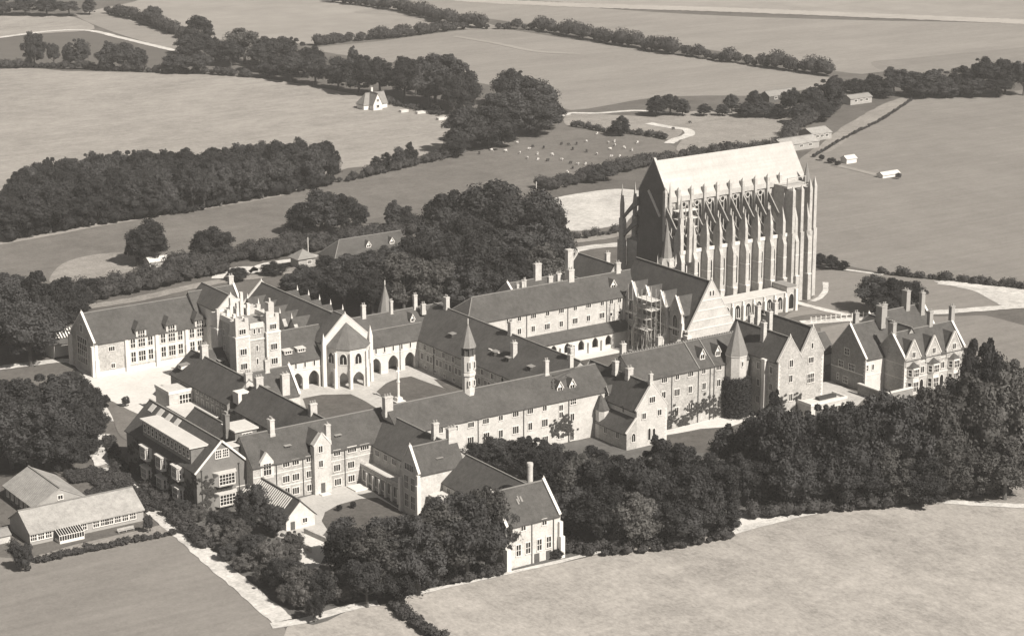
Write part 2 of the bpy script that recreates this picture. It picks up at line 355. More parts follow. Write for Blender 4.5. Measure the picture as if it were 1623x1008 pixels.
# ================================================================ ground, fields, paths
def fieldmat(name, base, var=0.22, sc_=(0.012, 0.09, 0.7), st=(1, 1, 1), streak=0.06, sang=0.5): return mat(name, (base, base * .958, base * .908), var * 1.25, sc_ + (1.6,), bump=0.3, bscale=1.2, stretch=st, rough=1.0, spec=0.05, detail=8.0, streak=streak, sang=sang)
def dense(poly, step, jit, seed):
    r = random.Random(seed); out = []; n = len(poly)
    for i in range(n):
        a = poly[i]; b = poly[(i + 1) % n]; L = math.dist(a, b); k = max(1, min(60, int(L / step)))
        for j in range(k):
            t = j / k; out.append((a[0] + (b[0] - a[0]) * t + (r.uniform(-jit, jit) if j else 0), a[1] + (b[1] - a[1]) * t + (r.uniform(-jit, jit) if j else 0)))
    return out
def sheet(name, poly, z, m, jit=0.6, step=5.0, seed=1):
    if jit > 0.4:                                              # rounded outline for what nobody set out with a line
        q = []; n = len(poly)
        for i in range(n):
            p0, p1, p2, p3 = poly[i - 1], poly[i], poly[(i + 1) % n], poly[(i + 2) % n]
            for j in range(4):
                t = j / 4; q.append(tuple(0.5 * (2 * p1[c] + (p2[c] - p0[c]) * t + (2 * p0[c] - 5 * p1[c] + 4 * p2[c] - p3[c]) * t * t + (3 * p1[c] - p0[c] - 3 * p2[c] + p3[c]) * t ** 3) for c in (0, 1)))
        poly = q
    z = z * 0.6 + 0.002 * seed
    p = dense(poly, step, jit, seed)
    o = bpy.data.objects.new(name, MB().add([(x, y, z) for x, y in p], [tuple(range(len(p)))]).mesh(name, m)); link(o); o['kind'] = 'structure'; return o
def ribbon(name, pts, w, z, m, seed=1, jit=0.12):
    z = .14 + 0.002 * seed
    # smooth the centre line, then lay a strip of uneven width
    r = random.Random(seed); q = []
    for i in range(len(pts) - 1):
        p0 = pts[max(i - 1, 0)]; p1 = pts[i]; p2 = pts[i + 1]; p3 = pts[min(i + 2, len(pts) - 1)]
        k = max(2, int(math.dist(p1[:2], p2[:2]) / 2.0))
        for j in range(k):
            t = j / k; t2 = t * t; t3 = t2 * t
            q.append(tuple(0.5 * (2 * p1[c] + (p2[c] - p0[c]) * t + (2 * p0[c] - 5 * p1[c] + 4 * p2[c] - p3[c]) * t2 + (3 * p1[c] - p0[c] - 3 * p2[c] + p3[c]) * t3) for c in (0, 1)))
    q.append(pts[-1][:2]); L = []; R_ = []
    for i, p in enumerate(q):
        a = q[max(i - 1, 0)]; b = q[min(i + 1, len(q) - 1)]; d = Vector((b[0] - a[0], b[1] - a[1])); d.normalize(); n = Vector((-d.y, d.x))
        wa = w / 2 * (1 + r.uniform(-jit, jit)); wb = w / 2 * (1 + r.uniform(-jit, jit))
        L.append((p[0] + n.x * wa, p[1] + n.y * wa, z)); R_.append((p[0] - n.x * wb, p[1] - n.y * wb, z))
    k = len(q); o = bpy.data.objects.new(name, MB().add(L + R_, [(i, k + i, k + i + 1, i + 1) for i in range(k - 1)]).mesh(name, m)); link(o); o['kind'] = 'structure'; return o
GM = dict(base=fieldmat('rough_pasture', 0.12, 0.35), hay=fieldmat('mown_hayfield', 0.32, 0.34, (0.03, 0.16, 0.7), (1.0, 0.6, 1), .05, 0.9), hill=fieldmat('dry_hill_pasture', 0.275, 0.30, (0.02, 0.12, 0.5), (0.8, 1.2, 1), .08, -0.35),
          play=fieldmat('playing_field_turf', 0.208, 0.18, (0.02, 0.09, 0.6), (1, 1, 1), .09, -.15), lawn=fieldmat('mown_lawn', 0.10, 0.3, (0.1, 0.5)), pasture=fieldmat('grazed_pasture', 0.15, 0.3, (0.025, 0.14, 0.7)),
          far=fieldmat('far_grassland', 0.24, 0.2, (0.008, 0.04, 0.4), (0.5, 1.5, 1)), stub=fieldmat('far_stubble', 0.27, 0.18, (0.008, 0.05)), rough=fieldmat('tussock_grass', 0.25, 0.3, (0.05, 0.25, 1.0)),
          dark=fieldmat('clover_field', 0.12, 0.14), chalk=mat('bare_chalk', 0.46, 0.4, (0.08, 0.4, 1.2), rough=1.0), gravel=mat('pale_gravel', 0.58, 0.16, (0.1, 0.6, 1.5), rough=1.0), gravel_grey=mat('grey_gravel', 0.42, 0.2, (0.15, 1.5), rough=1.0),
          pave=mat('stone_paving', 0.42, 0.26, (0.15, 0.7, 1.6), rough=1.0), pale_strip=fieldmat('pale_far_strip', 0.36, 0.15), soil=mat('kitchen_garden_soil', 0.11, 0.4, (0.2, 1.0), rough=1.0), track=mat('chalk_track', 0.52, 0.42, (0.1, 0.5, 1.5), rough=1.0))
# the whole land, one sheet to the horizon
sheet('ground', [(-4200, -4200), (5200, -4200), (5200, 5600), (-4200, 5600)], 0.0, GM['base'], jit=0, seed=0)
F = 0.05
sheet('grass_field', [(-94.9,-133.3),(-84.6,-133.1),(-66.0,-133.5),(-51.4,-136.4),(-33.2,-137.2),(-15.2,-141.4),(-6.1,-143.6),(13.0,-144.1),(27.9,-146.2),(43.9,-150.1),(53.8,-160.3),(67.5,-173.1),(78.6,-188.0),(-24.3,-277.0),(-143.7,-194.5),(-104.5,-148.9),(-103.7,-136.8)], F, GM['hay'], 1.2, 6, 1)
sheet('grass_field', [(-174.0,-58.7),(-153.8,-63.0),(-136.1,-66.8),(-119.4,-66.1),(-119.2,-85.5),(-121.4,-112.2),(-123.9,-128.8),(-142.8,-161.2),(-207.7,-150.4)], F, GM['play'], 0.6, 6, 2)
sheet('grass_field', [(-120.5,-132.0),(-107.6,-132.4),(-100.1,-135.8),(-103.3,-149.7),(-108.2,-170.2),(-137.8,-198.7),(-156.7,-185.6),(-127.7,-137.0)], F, GM['hay'], 0.8, 6, 3)
sheet('playing_field', [(265.5,156.3),(339.8,213.5),(406.3,246.2),(477.0,288.8),(514.4,274.4),(571.6,238.7),(244.1,-44.8),(229.9,-11.5),(216.9,6.3),(203.6,24.5),(199.6,43.4),(199.6,58.8),(202.7,87.4)], F, GM['play'], 1.5, 12, 4)
sheet('grass_field', [(83.1,681.2),(147.1,632.8),(193.0,588.9),(224.5,550.0),(237.4,501.2),(243.9,451.7),(247.3,380.2),(218.0,340.2),(193.3,309.5),(155.2,296.8),(133.2,295.1),(76.0,244.4),(14.5,256.5),(-42.0,246.4),(-69.2,253.1)], F, GM['hill'], 1.5, 12, 5)
sheet('pasture', [(-70.9,248.2),(-41.2,248.4),(14.5,256.5),(86.4,263.8),(126.1,280.0),(150.8,289.5),(190.8,300.2),(227.4,308.1),(280.2,331.1),(300.8,302.0),(292.7,262.0),(283.1,246.1),(245.7,229.5),(186.5,208.8),(127.5,205.3),(100.8,205.6),(61.4,196.8),(11.6,194.1),(-20.5,190.5),(-47.0,180.0),(-91.6,189.9)], F, GM['pasture'], 1.2, 10, 6)
sheet('grass_field', [(305.8,624.9),(354.0,629.8),(416.6,640.4),(446.1,633.7),(455.8,570.5),(470.4,463.7),(484.8,362.2),(424.8,338.0),(392.3,356.1),(363.0,367.2),(308.0,361.7),(324.3,404.4),(317.1,460.2),(321.1,511.8),(314.2,563.1)], F, GM['far'], 2, 20, 7)
sheet('grass_field', [(254.8,854.9),(311.6,897.8),(384.4,956.2),(442.2,848.4),(432.0,743.7),(431.0,666.6),(369.8,656.2),(316.2,643.5),(295.4,685.3),(272.8,701.4),(271.4,781.0)], F, GM['stub'], 2, 20, 8)
sheet('grass_field', [(472.2,863.9),(466.6,686.9),(494.5,556.5),(503.0,382.2),(533.4,360.6),(692.0,342.8),(769.1,409.5),(617.1,578.9),(549.3,700.9),(516.8,813.0)], F, GM['far'], 2, 25, 9)
sheet('grass_field', [(488.8,930.7),(637.2,823.4),(969.6,583.0),(802.3,438.2),(664.1,568.9),(561.5,717.9),(512.8,806.7),(491.7,878.7)], F, GM['stub'], 2, 25, 10)
sheet('grass_field', [(160.6,898.8),(227.8,866.3),(245.2,853.8),(233.6,785.9),(194.5,785.2),(125.4,800.0)], F, GM['hill'], 1, 20, 11)
sheet('grass_field', [(123.5,794.6),(190.0,774.4),(226.4,769.5),(228.5,726.2),(227.8,661.5),(204.4,629.5),(153.6,648.2),(88.0,694.9)], F, GM['dark'], 1, 20, 12)
sheet('grass_field', [(239.4,789.1),(251.3,857.4),(270.7,859.7),(264.4,756.6),(262.9,681.6),(238.5,666.5),(235.0,721.6)], F, GM['far'], 1, 20, 13)
sheet('grass_field', [(331.1,320.9),(360.5,322.3),(376.4,306.5),(380.4,277.3),(365.6,254.1),(328.4,229.1),(304.9,230.7),(287.4,232.0),(286.0,247.8),(315.1,277.6),(325.9,303.1)], F, GM['rough'], 1, 6, 14)
sheet('chalk_patch', [(175.4,192.2),(197.3,196.5),(214.2,192.4),(215.8,172.8),(183.4,147.6),(172.9,139.9),(150.2,142.4),(165.1,167.5)], F, GM['chalk'], 1, 4, 15)
sheet('lawn', [(184.5,40.2),(201.1,21.8),(213.0,2.5),(207.9,-23.6),(203.2,-32.4),(184.8,-25.5),(163.0,-18.1),(145.1,-3.7),(132.8,-1.9),(160.6,13.6)], F, GM['play'], .6, 5, 16)
sheet('chalk_patch', [(300.5,351.3),(323.0,331.0),(331.8,311.7),(318.2,283.5),(298.6,269.4),(301.7,283.1),(289.8,307.7),(280.8,326.5)], F, GM['rough'], .6, 5, 17)
sheet('arable_strip', [(541.3,389.4),(575.7,388.7),(667.0,379.7),(720.7,367.6),(660.9,315.9),(580.7,338.2),(526.8,348.6)], F + .05, GM['play'], 1, 20, 18)
sheet('rough_bank', [(-47.8,184.9),(-33.4,206.5),(-18.3,212.6),(-7.8,207.6),(-10.5,190.5),(-23.3,178.9),(-43.3,177.4)], F + .05, GM['rough'], 1, 4, 19)
# garden and court surfaces
sheet('garden_ground', [(-111.9,-47.6),(-116.5,-81.4),(-121.3,-131.0),(-107.4,-132.1),(-94.3,-132.3),(-64.5,-134.5),(-33.2,-137.2),(-6.7,-143.2),(17.1,-137.0),(47.3,-83.9),(26.4,-76.2),(0.1,-64.6),(-36.9,-76.5),(-74.3,-62.3),(-94.8,-59.5)], F, GM['soil'], 1, 6, 20)
sheet('gravel_court', [(-92, 66.6), (-43.5, 66.6), (-43.5, 50), (-57, 50), (-57, 31.5), (-73, 31.5), (-80, 24), (-88, 18), (-101, 32), (-98, 50)], .08, GM['gravel'], .5, 5, 21)
sheet('quadrangle_paving', [(-59, -51), (4, -51), (4, 23), (-59, 23)], .08, GM['pave'], 0, 5, 22)
sheet('lawn', [(-40.9,11.7),(-34.5,11.7),(-27.1,7.4),(-27.0,0.5),(-27.9,-12.0),(-38.5,-24.3),(-47.6,-15.2),(-47.5,-4.1)], .13, GM['lawn'], .15, 3, 23)
sheet('lawn', [(-19.6,5.1),(-13.0,10.6),(-7.2,12.9),(-3.0,12.4),(-1.4,-2.2),(-1.0,-9.3),(-10.3,-26.4),(-20.9,-29.6),(-22.8,-15.6),(-22.1,-7.3)], .13, GM['lawn'], .15, 3, 24)
sheet('lawn', [(-1.2, -3), (1.0, 6), (3.6, 3.6), (3.6, -50), (-1.2, -50)], .13, GM['lawn'], .1, 3, 25)  # dark-toned wedge along the foot of the east range
sheet('cloister_court', [(24.5, -58), (73, -58), (73, 5.4), (24.5, 5.4)], .08, GM['lawn'], 0, 5, 26)
sheet('cloister_path', [(44, -3.5), (68, -3.5), (68, -25), (72.9, -25), (72.9, 2.1), (44, 2.1)], .13, GM['gravel'], 0, 5, 27)
sheet('lower_court', [(-87.9,-64.2),(-82.8,-62.2),(-64.7,-60.2),(-63.5,-61.6),(-65.2,-75.5),(-65.7,-91.7),(-79.7,-96.7),(-87.7,-86.0),(-94.5,-91.7),(-103.5,-95.4),(-100.0,-82.7)], .08, GM['gravel_grey'], .2, 3, 28)
sheet('lawn', [(-86.0,-79.8),(-82.3,-74.8),(-77.2,-72.2),(-70.2,-71.4),(-66.0,-73.2),(-66.0,-86.1),(-65.9,-92.6),(-76.5,-109.1),(-91.1,-104.0),(-89.2,-90.2)], .13, GM['lawn'], .1, 2, 29)
sheet('terrace', [(-102.1,-91.4),(-92.0,-84.1),(-90.5,-89.3),(-96.6,-100.2),(-101.8,-106.3),(-105.8,-105.9)], .13, GM['gravel'], .2, 3, 30)
sheet('gravel_yard', [(67.2,-83.9),(93.2,-63.3),(98.3,-63.8),(96.3,-74.8),(96.7,-81.1),(78.3,-91.6),(60.9,-100.2),(58.0,-98.2)], .09, GM['pave'], .3, 3, 31)
sheet('gravel_path', [(25.8,-75.8),(28.6,-72.3),(38.5,-72.3),(51.0,-71.2),(61.9,-69.4),(57.6,-77.2),(45.8,-80.2),(37.1,-76.9)], .09, GM['gravel'], .2, 3, 32)
sheet('lawn', [(25.1,-76.7),(36.4,-77.8),(45.4,-80.6),(48.7,-85.0),(30.7,-95.6),(15.7,-89.7)], .07, GM['lawn'], .2, 3, 33)
sheet('lawn', [(135.3,-17.7),(146.2,-17.9),(160.3,-21.0),(190.5,-37.3),(192.6,-57.7),(150.3,-96.8),(139.5,-81.3),(102.0,-63.1),(112.4,-46.0)], .06, GM['play'], .3, 4, 34)
sheet('grass_plot', [(-88.9,45.1),(-87.4,30.8),(-87.4,18.0),(-97.9,3.5),(-99.2,11.1),(-93.9,28.1)], .09, GM['pasture'], .5, 3, 35)
sheet('bare_ground', [(0.1,-136.2),(8.7,-134.6),(18.4,-137.9),(11.0,-142.7),(-2.5,-143.0)], .11, GM['gravel'], .5, 3, 36)
sheet('hut_garden', [(-160.6,-68.0),(-153.1,-61.1),(-124.4,-59.5),(-117.1,-60.3),(-121.2,-67.0),(-154.9,-65.6)], .09, GM['rough'], .5, 3, 37)
sheet('rough_bank', [(44.6,-149.4),(64.0,-152.5),(86.1,-155.9),(102.5,-167.3),(79.6,-187.1),(68.2,-172.5),(54.1,-160.0)], .09, GM['rough'], .5, 5, 38)
sheet('chalk_drive', [(209.4,5.0),(215.9,-3.9),(225.3,-15.9),(235.1,-30.1),(219.8,-44.0),(205.2,-34.8),(206.3,-26.5),(210.9,-13.2),(209.7,-3.9)], .1, GM['chalk'], .5, 4, 39)
sheet('allotments', [(339.2,210.2),(382.1,242.5),(445.2,280.5),(476.2,291.7),(442.7,264.1),(385.0,232.3),(342.4,204.3)], .08, GM['rough'], .5, 5, 40)
sheet('grass_field', [(411.0,758.8),(428.8,722.0),(423.0,650.3),(449.4,638.6),(456.3,686.5),(467.5,768.3)], .1, GM['far'], .5, 20, 41)
# tracks and paths
TRK = GM['track']
ribbon('chalk_path', [(-82.9,65.6),(-80.4,81.7),(-83.2,88.7),(-90.8,90.6),(-109.8,94.0)], 4.5, .14, TRK, 1)
ribbon('chalk_path', [(-103.1,15.1),(-108.6,7.0),(-112.7,-8.7),(-113.4,-16.2),(-114.2,-24.1),(-117.0,-47.4),(-118.2,-66.0),(-119.9,-85.0),(-122.1,-111.7),(-123.6,-129.0)], 5.0, .15, TRK, 2)
ribbon('chalk_path', [(-127.0,-130.0),(-120.0,-131.5),(-106.9,-131.1),(-101.1,-132.5)], 3.2, .14, TRK, 3)
ribbon('field_path', [(-94.5,-132.6),(-84.6,-133.1),(-66.6,-134.5),(-52.8,-135.4),(-45.3,-135.7),(-33.2,-137.2)], 1.6, .13, TRK, 4)
ribbon('field_path', [(-9.1,-143.6),(13.0,-144.1),(27.9,-146.2),(43.9,-150.1),(53.5,-160.6),(67.1,-173.5)], 3.0, .13, TRK, 5)
ribbon('chalk_road', [(-68.9,143.8),(-52.8,144.4),(-32.0,144.1),(-3.0,149.2),(24.1,147.9),(36.1,150.9)], 6.0, .14, GM['rough'], 6)
ribbon('chalk_road', [(3.0,153.7),(10.1,162.2),(19.6,161.3),(17.5,154.8),(26.6,162.2),(39.7,162.4),(49.3,165.2)], 4.5, .15, TRK, 7)
ribbon('farm_road', [(142.8,780.8),(168.3,783.0),(205.6,791.5),(226.7,780.0),(230.0,738.9),(232.0,697.0),(233.9,657.1)], 5.0, .15, TRK, 8)
ribbon('farm_road', [(489.2,951.1),(504.8,794.2),(553.3,706.5),(638.2,603.7),(747.9,454.4),(773.7,413.5)], 22.0, .15, GM['pale_strip'], 9)
ribbon('farm_road', [(273.0,353.4),(294.5,351.2),(302.6,354.3),(314.3,346.0),(334.4,340.8),(342.9,325.8)], 4.0, .15, TRK, 10)
ribbon('farm_road', [(317.2,309.2),(319.0,295.3),(321.8,285.1),(314.5,274.0),(301.0,267.7),(292.7,262.0)], 5.0, .15, TRK, 11)
ribbon('hedged_lane', [(136.1,129.1),(149.7,127.2),(164.7,127.0),(177.3,123.4)], 8.0, .13, GM['rough'], 12)
ribbon('hedged_lane', [(128.6,114.5),(141.1,115.6),(152.4,112.7),(163.7,109.8)], 6.0, .14, GM['chalk'], 13)
ribbon('drive', [(222.8,-29.9),(221.1,-14.0),(215.9,-3.9),(211.2,3.7)], 9.0, .14, TRK, 14)
ribbon('drive', [(214.0,-38.0),(196.4,-31.7),(176.8,-24.8),(161.9,-19.3),(140.5,-12.0),(134.3,-9.6)], 5.0, .15, TRK, 15)
ribbon('gravel_path', [(150.1,12.7),(151.2,-0.1),(153.5,-11.5)], 3.0, .15, TRK, 16)
ribbon('gravel_path', [(176.8,25.6),(168.5,16.5),(161.3,11.1),(155.7,8.8)], 2.0, .15, TRK, 17)
ribbon('gravel_path', [(-125.8,-11.8),(-118.3,-11.0),(-112.4,-10.8)], 2.5, .14, GM['rough'], 18)
ribbon('cricket_pitch', [(321.4,179.6),(322.0,168.8),(321.6,152.3)], 4.0, .14, GM['stub'], 19)
ribbon('field_path', [(190.8,47.2),(195.0,35.1),(201.1,21.8)], 2.0, .14, TRK, 20)
ribbon('field_path', [(404.2,621.1),(408.4,577.6),(409.3,538.2),(424.9,514.6)], 5.0, .14, GM['stub'], 21)
# ================================================================ buildings
# ---- the old hall, left of the tower
R = thing('school_hall', 'long pale hall with tall mullioned windows facing the bright gravel court', 'building', (-60, 75, 0))
block(R, -82, -35, 67, 84, 10.5, 18, 'x', 'gg', (1, 0), m='flint')
for x in (-81.4, -71.4, -61.3, -51.2):
    b = MB(); b.box(x - .6, x + .6, 66.0, 67.02, -.3, 5.5); b.box(x - .5, x + .5, 66.35, 67.02, 5.5, 10.0); part('buttress', b, 'trim', R)
for y in (67, 84): part('buttress', MB().box(-82.9, -82, y - .6, y + .6, -.3, 9.6), 'trim', R)
part('plinth', MB().box(-82.1, -43.5, 66.8, 67.1, -.3, 1.3), 'trim', R)
for cx in (-66.3, -56.2, -46.4):
    part('window_bay', MB().box(cx - 4.35, cx + 4.35, 66.9, 67.05, 1.9, 10.38), 'ashlar', R)
    for dx, n in ((-2.9, 2), (0, 3), (2.9, 2)):
        win(R, 'S', cx + dx, 4.2, 66.9, w=.72 * n, h=3.1, n=n, t=1, bw=.08)
        if n == 2: win(R, 'S', cx + dx, 8.5, 66.9, w=.72 * n, h=2.7, n=n, t=1, bw=.08)
    d = MB(); d.box(cx - 1.7, cx + 1.7, 66.86, 70.5, 10.0, 12.7); D = part('dormer', d, 'ashlar', R)
    win(R, 'S', cx, 9.7, 66.85, w=2.16, h=5.0, n=3, t=3, bw=.08)
    rb = MB().slab([(cx - 2.1, 66.4, 12.6), (cx + 2.1, 66.4, 12.6), (cx + 2.1, 71, 12.6), (cx - 2.1, 71, 12.6), (cx, 68.4, 14.6), (cx, 73, 14.6)], [(0, 1, 4), (1, 2, 5, 4), (3, 0, 4, 5)], .2); part('dormer_roof', rb, 'roof', D)
win(R, 'S', -76.2, 8.0, 67, w=1.9, h=1.3, n=3); win(R, 'S', -76.0, 2.6, 67, w=1.2, h=1.3, n=2)
win(R, 'W', 75.5, 6.5, -82.02, w=7.0, h=8.0, n=5, t=3, bw=.12); win(R, 'W', 75.5, 13.4, -82.02, w=1.6, h=2.2, n=2)
quoins(R, [(-82.02, 67, 1, 1)], 0, 10.2)
chimney(R, *(-30.66,19.24)[:1], 76, 17, 22.4, 1.6, 1.2, 2, 'render')
# ---- annexe behind the hall
R = thing('lean_to_annexe', 'low brick annexe with striped glazed roof behind the hall', 'building', (-78, 96, 0))
block(R, -85, -74, 91, 101, 5.2, 8.6, 'x', m='brickpale')
b = MB()
for i in range(9):
    x = -83.6 + i * .95; b.bar((x, 92.0, 6.4), (x, 95.3, 8.55), .4, .12)
part('glazing_bar', b, 'white', R); part('plinth', MB().box(-85.05, -73.95, 90.9, 91.2, -.3, .9), 'dark', R)
# ---- white gabled bay between hall and tower
R = thing('gabled_stair_bay', 'pale stone gable rising between the hall and the tower', 'building', (-40, 62, 0))
block(R, -44.3, -35.2, 58, 78, 16.8, 21.0, 'y', 'gg', (1, 0), m='ashlar', rm='roof', z0=-.3)
block(R, -46, -30, 70, 80, 14, 19.5, 'x', 'gg', (0, 1), m='flint')
win(R, 'S', -39.7, 14, 57.97, w=1.2, h=1.6, n=2); win(R, 'W', 62, 10, -44.3, w=1.2, h=1.8, n=2); win(R, 'W', 62, 5, -44.3, w=1.2, h=1.8, n=2)
quoins(R, [(-44.3, 58, 1, 1), (-35.2, 58, -1, 1)], 0, 16.4)
# ---- unfinished tower
R = thing('stone_tower', 'square stone tower with corner turrets and ragged unfinished top', 'tower', (-51.5, 25, 0))
part('wall', MB().box(-57.2, -45.6, 19.2, 33, -.3, 22.6), 'flint', R)
part('parapet', MB().box(-53.6, -49.2, 18.8, 19.18, 21.6, 23.2), 'ashlar', R); part('parapet', MB().box(-57.5, -56.9, 22.3, 31, 22.61, 24.2), 'ashlar', R); part('parapet', MB().box(-46, -45.4, 22.3, 31, 22.61, 24.0), 'ashlar', R); part('parapet', MB().box(-56.8, -46.1, 32.4, 33.1, 22.61, 25.0), 'ashlar', R)
for (tx, ty, zt) in ((-56.4, 20.2, 25.6), (-46.4, 20.2, 29.0), (-56.4, 32.0, 25.8), (-46.2, 32.0, 25.2)):
    b = MB(); b.box(tx - 2.3, tx + 2.3, ty - 2.1, ty + 2.1, -.35, 19.9); b.box(tx - 2.1, tx + 2.1, ty - 1.9, ty + 1.9, 19.9, 24.2)
    b.box(tx - 2.1, tx - 1.0, ty - 1.9, ty - .9, 24.19, zt if zt < 28 else 26.0); b.box(tx + .9, tx + 2.1, ty - 1.9, ty - .9, 24.19, 25.2)
    if zt > 28: b.box(tx - .9, tx + .9, ty - 1.2, ty + 1.0, 24.19, 28.4); b.box(tx - .22, tx + .22, ty - .5, ty + .1, 28.4, zt + .6)
    t = part('turret', b, 'render', R)
    part('string_course', MB().box(tx - 2.45, tx + 2.45, ty - 2.25, ty + 2.25, 19.5, 19.95), 'trim', t)
    if ty < 25:
        for sx in (-1, 1):
            b = MB()
            for z in [i * .6 for i in range(33)]:
                k = .65 if int(z / .6 + .5) % 2 else .4; xs = sorted((tx + sx * 2.34, tx + sx * (2.34 - k))); b.box(xs[0], xs[1], ty - 2.14, ty - 1.8, z, z + .56)
            part('corner_stones', b, 'trim', t)
for tx in (-56.4, -46.4):
    for z in (6.6, 11.0, 15.4): win(R, 'S', tx, z, 18.06, w=2.0, h=1.7, n=3)
    win(R, 'S', tx, 21.4, 18.28, w=2.0, h=1.4, n=3)
for x in (-52.1, -50.6): win(R, 'S', x, 20.6, 19.18, w=.55, h=1.4, n=1)
for z in (7.2, 11.4, 15.4): win(R, 'S', -51.4, z, 19.18, w=.5, h=1.7, n=1)
for y in (24.0, 28.4):
    for z in (10, 14.5, 19): win(R, 'W', y, z, -57.22, w=.9, h=1.6, n=2)
part('string_course', MB().box(-54.1, -48.7, 19.0, 19.21, 17.9, 18.3), 'trim', R)
for k, (x, y, z, w) in enumerate(((-55, 30, 25.2, .9), (-53.4, 31, 28.4, .8), (-51.6, 30.6, 26.6, .7), (-50.0, 31, 29.6, .9), (-48.4, 30, 26.2, .8), (-54, 28, 24.2, .8), (-52.6, 25.5, 23.8, .6))): part('broken_masonry', MB().box(x - w / 2, x + w / 2, y - .5, y + .5, 22.5, z).box(x - w / 2 - .2, x + w / 2, y - .6, y + .4, 22.5, 22.5 + (z - 22.5) * .6), 'ashlar', R)
part('broken_arch', MB().box(-53.4, -50.2, 30.7, 31.5, 27.0, 27.8), 'ashlar', R); part('flat_roof', MB().box(-56.8, -46.1, 19.6, 32.3, 22.59, 22.64), 'roof_stone', R)
# ---- arcaded north range of the upper quadrangle
R = thing('arcaded_range', 'north range of the quadrangle with pointed arches under a tiled roof', 'building', (-20, 22, 0))
AW = 3.5
arcade(R, -44.2, -28.8, 19.5, .9, -.3, 9.0, [(x, AW, 3.4, 5.4) for x in [(-38.16,2.38)[0], (-32.61,2.19)[0]]], 'ashlar')
arcade(R, -14.2, 4.0, 19.5, .9, -.3, 9.0, [(x, AW, 3.4, 5.4) for x in [(-11.16,2.63)[0], (-5.01,2.58)[0], (0.98,2.77)[0]]], 'ashlar')
part('wall', MB().box(-44, 4, 24, 37, -.3, 9.0).box(-44, -28.8, 20.4, 24, 5.6, 8.9).box(-14.2, 4, 20.4, 24, 5.6, 8.9), 'flint', R)
gable_roof(R, -44, -26, 19.5, 37, 9.05, 16.5, 'x', 'gg', cop=(0, 0)); gable_roof(R, -17, 26, 19.5, 37, 9.05, 16.5, 'x', 'gh')
part('string_course', MB().box(-44, -29, 19.38, 19.6, 6.1, 6.35).box(-14, 4, 19.38, 19.6, 6.1, 6.35), 'trim', R)
part('lead_strip', MB().box(-14, 8, 23.7, 24.0, 12.76, 12.98), 'ridge', R)
for x in [v[0] for v in [(-41.46,7.85),(-38.63,7.91),(-35.56,7.92),(-32.41,7.93)]] + [v[0] for v in [(-11.08,8.06),(-8.04,8.11),(-5.0,8.16),(-1.94,8.15),(1.14,8.09)]]:
    win(R, 'S', x, 7.75, 19.5, w=.5, h=1.7, n=1)
pipes(R, 'S', 19.5, [v[0] for v in [(-30.24,6.74),(-12.96,6.55),(-2.6,6.48)]], .1, 8.6)
for px in [(-39.97,14.41),(-35.55,14.33)]: dormer(R, 'S', px[0], 11.0, 21.4, w=2.6, h=1.25, depth=2.4, style='flat', n=3, top='lead')
dormer(R, 'S', *(4.94,13.25)[:1], 13.2, 24.2, w=1.5, h=1.3, rise=1.3, depth=2.5, n=1)
for (x, zt, w) in (((-10.18,19.45)[0], 20.2, 1.3), ((-0.31,19.13)[0], 20.0, .9), ((8.35,19.21)[0], 20.6, 1.2), ((9.42,16.07)[0], 18.2, 1.3)):
    chimney(R, x, 28 if zt != 18.2 else 25, 15, zt, w, .9, 2, 'render')
# ---- oriel and gable of the great door
R = thing('gatehouse', 'tall white gable with polygonal two-storey oriel and conical roof in the quadrangle', 'building', (-21.5, 17, 0))
block(R, -29.3, -13.8, 19.2, 26, 13.2, 20.4, 'y', 'gg', (1, 0), m='ashlar', over=.6)
oct_ = [(-28.3, 19.1), (-27.3, 15.2), (-24.2, 12.1), (-18.9, 12.1), (-15.8, 15.2), (-14.8, 19.1)]
part('oriel_wall', MB().prism(list(reversed(oct_))[::-1], 5.6, 12.1), 'ashlar', R)
grow = [(-21.55 + (x + 21.55) * 1.06, 19.1 + (y - 19.1) * 1.06) for x, y in oct_]
part('oriel_roof', MB().cone(grow, 12.1, (-21.55, 18.9, 18.6)), 'roof_grey', R)
for i in range(5):                                              # open ground floor: a pier at each corner, an arch between
    (ax, ay), (bx, by) = oct_[i], oct_[i + 1]; L = math.dist((ax, ay), (bx, by)); ux, uy = (bx - ax) / L, (by - ay) / L
    pts = [(0, -.3), (.75, -.3), (.75, 3.0)]
    for k in range(1, 8):
        a = math.pi * (1 - k / 8); u = math.cos(a); pts.append((L / 2 + u * (L / 2 - .75), 3.0 + 1.9 * (1 - abs(u) ** 1.7) ** .72))
    pts += [(L - .75, 3.0), (L - .75, -.3), (L, -.3), (L, 5.6), (0, 5.6)]
    nx, ny = -uy * .7, ux * .7
    part('oriel_arch', MB().extr([(ax + ux * s, ay + uy * s, z) for s, z in pts], (nx, ny, 0)), 'ashlar', R)
    F_, P_ = wmesh(2.2, 3.2, 2, 0, True, 'trim', .09)
    mx, my = (ax + bx) / 2, (ay + by) / 2
    o = bpy.data.objects.new('window', F_); o.location = (mx + 21.5, my - 17, 9.0); o.rotation_euler = (0, 0, math.atan2(uy, ux)); link(o, R); p = bpy.data.objects.new('pane', P_); link(p, o)
for x, y in oct_[1:5]:
    dx, dy = x + 21.55, y - 17.5; l = math.hypot(dx, dy); dx, dy = dx / l, dy / l
    b = MB(); b.box(x + dx * .5 - .45, x + dx * .5 + .45, y + dy * .5 - .45, y + dy * .5 + .45, -.3, 6.0); b.box(x + dx * .3 - .35, x + dx * .3 + .35, y + dy * .3 - .35, y + dy * .3 + .35, 6.0, 11.0); part('buttress', b, 'trim', R)
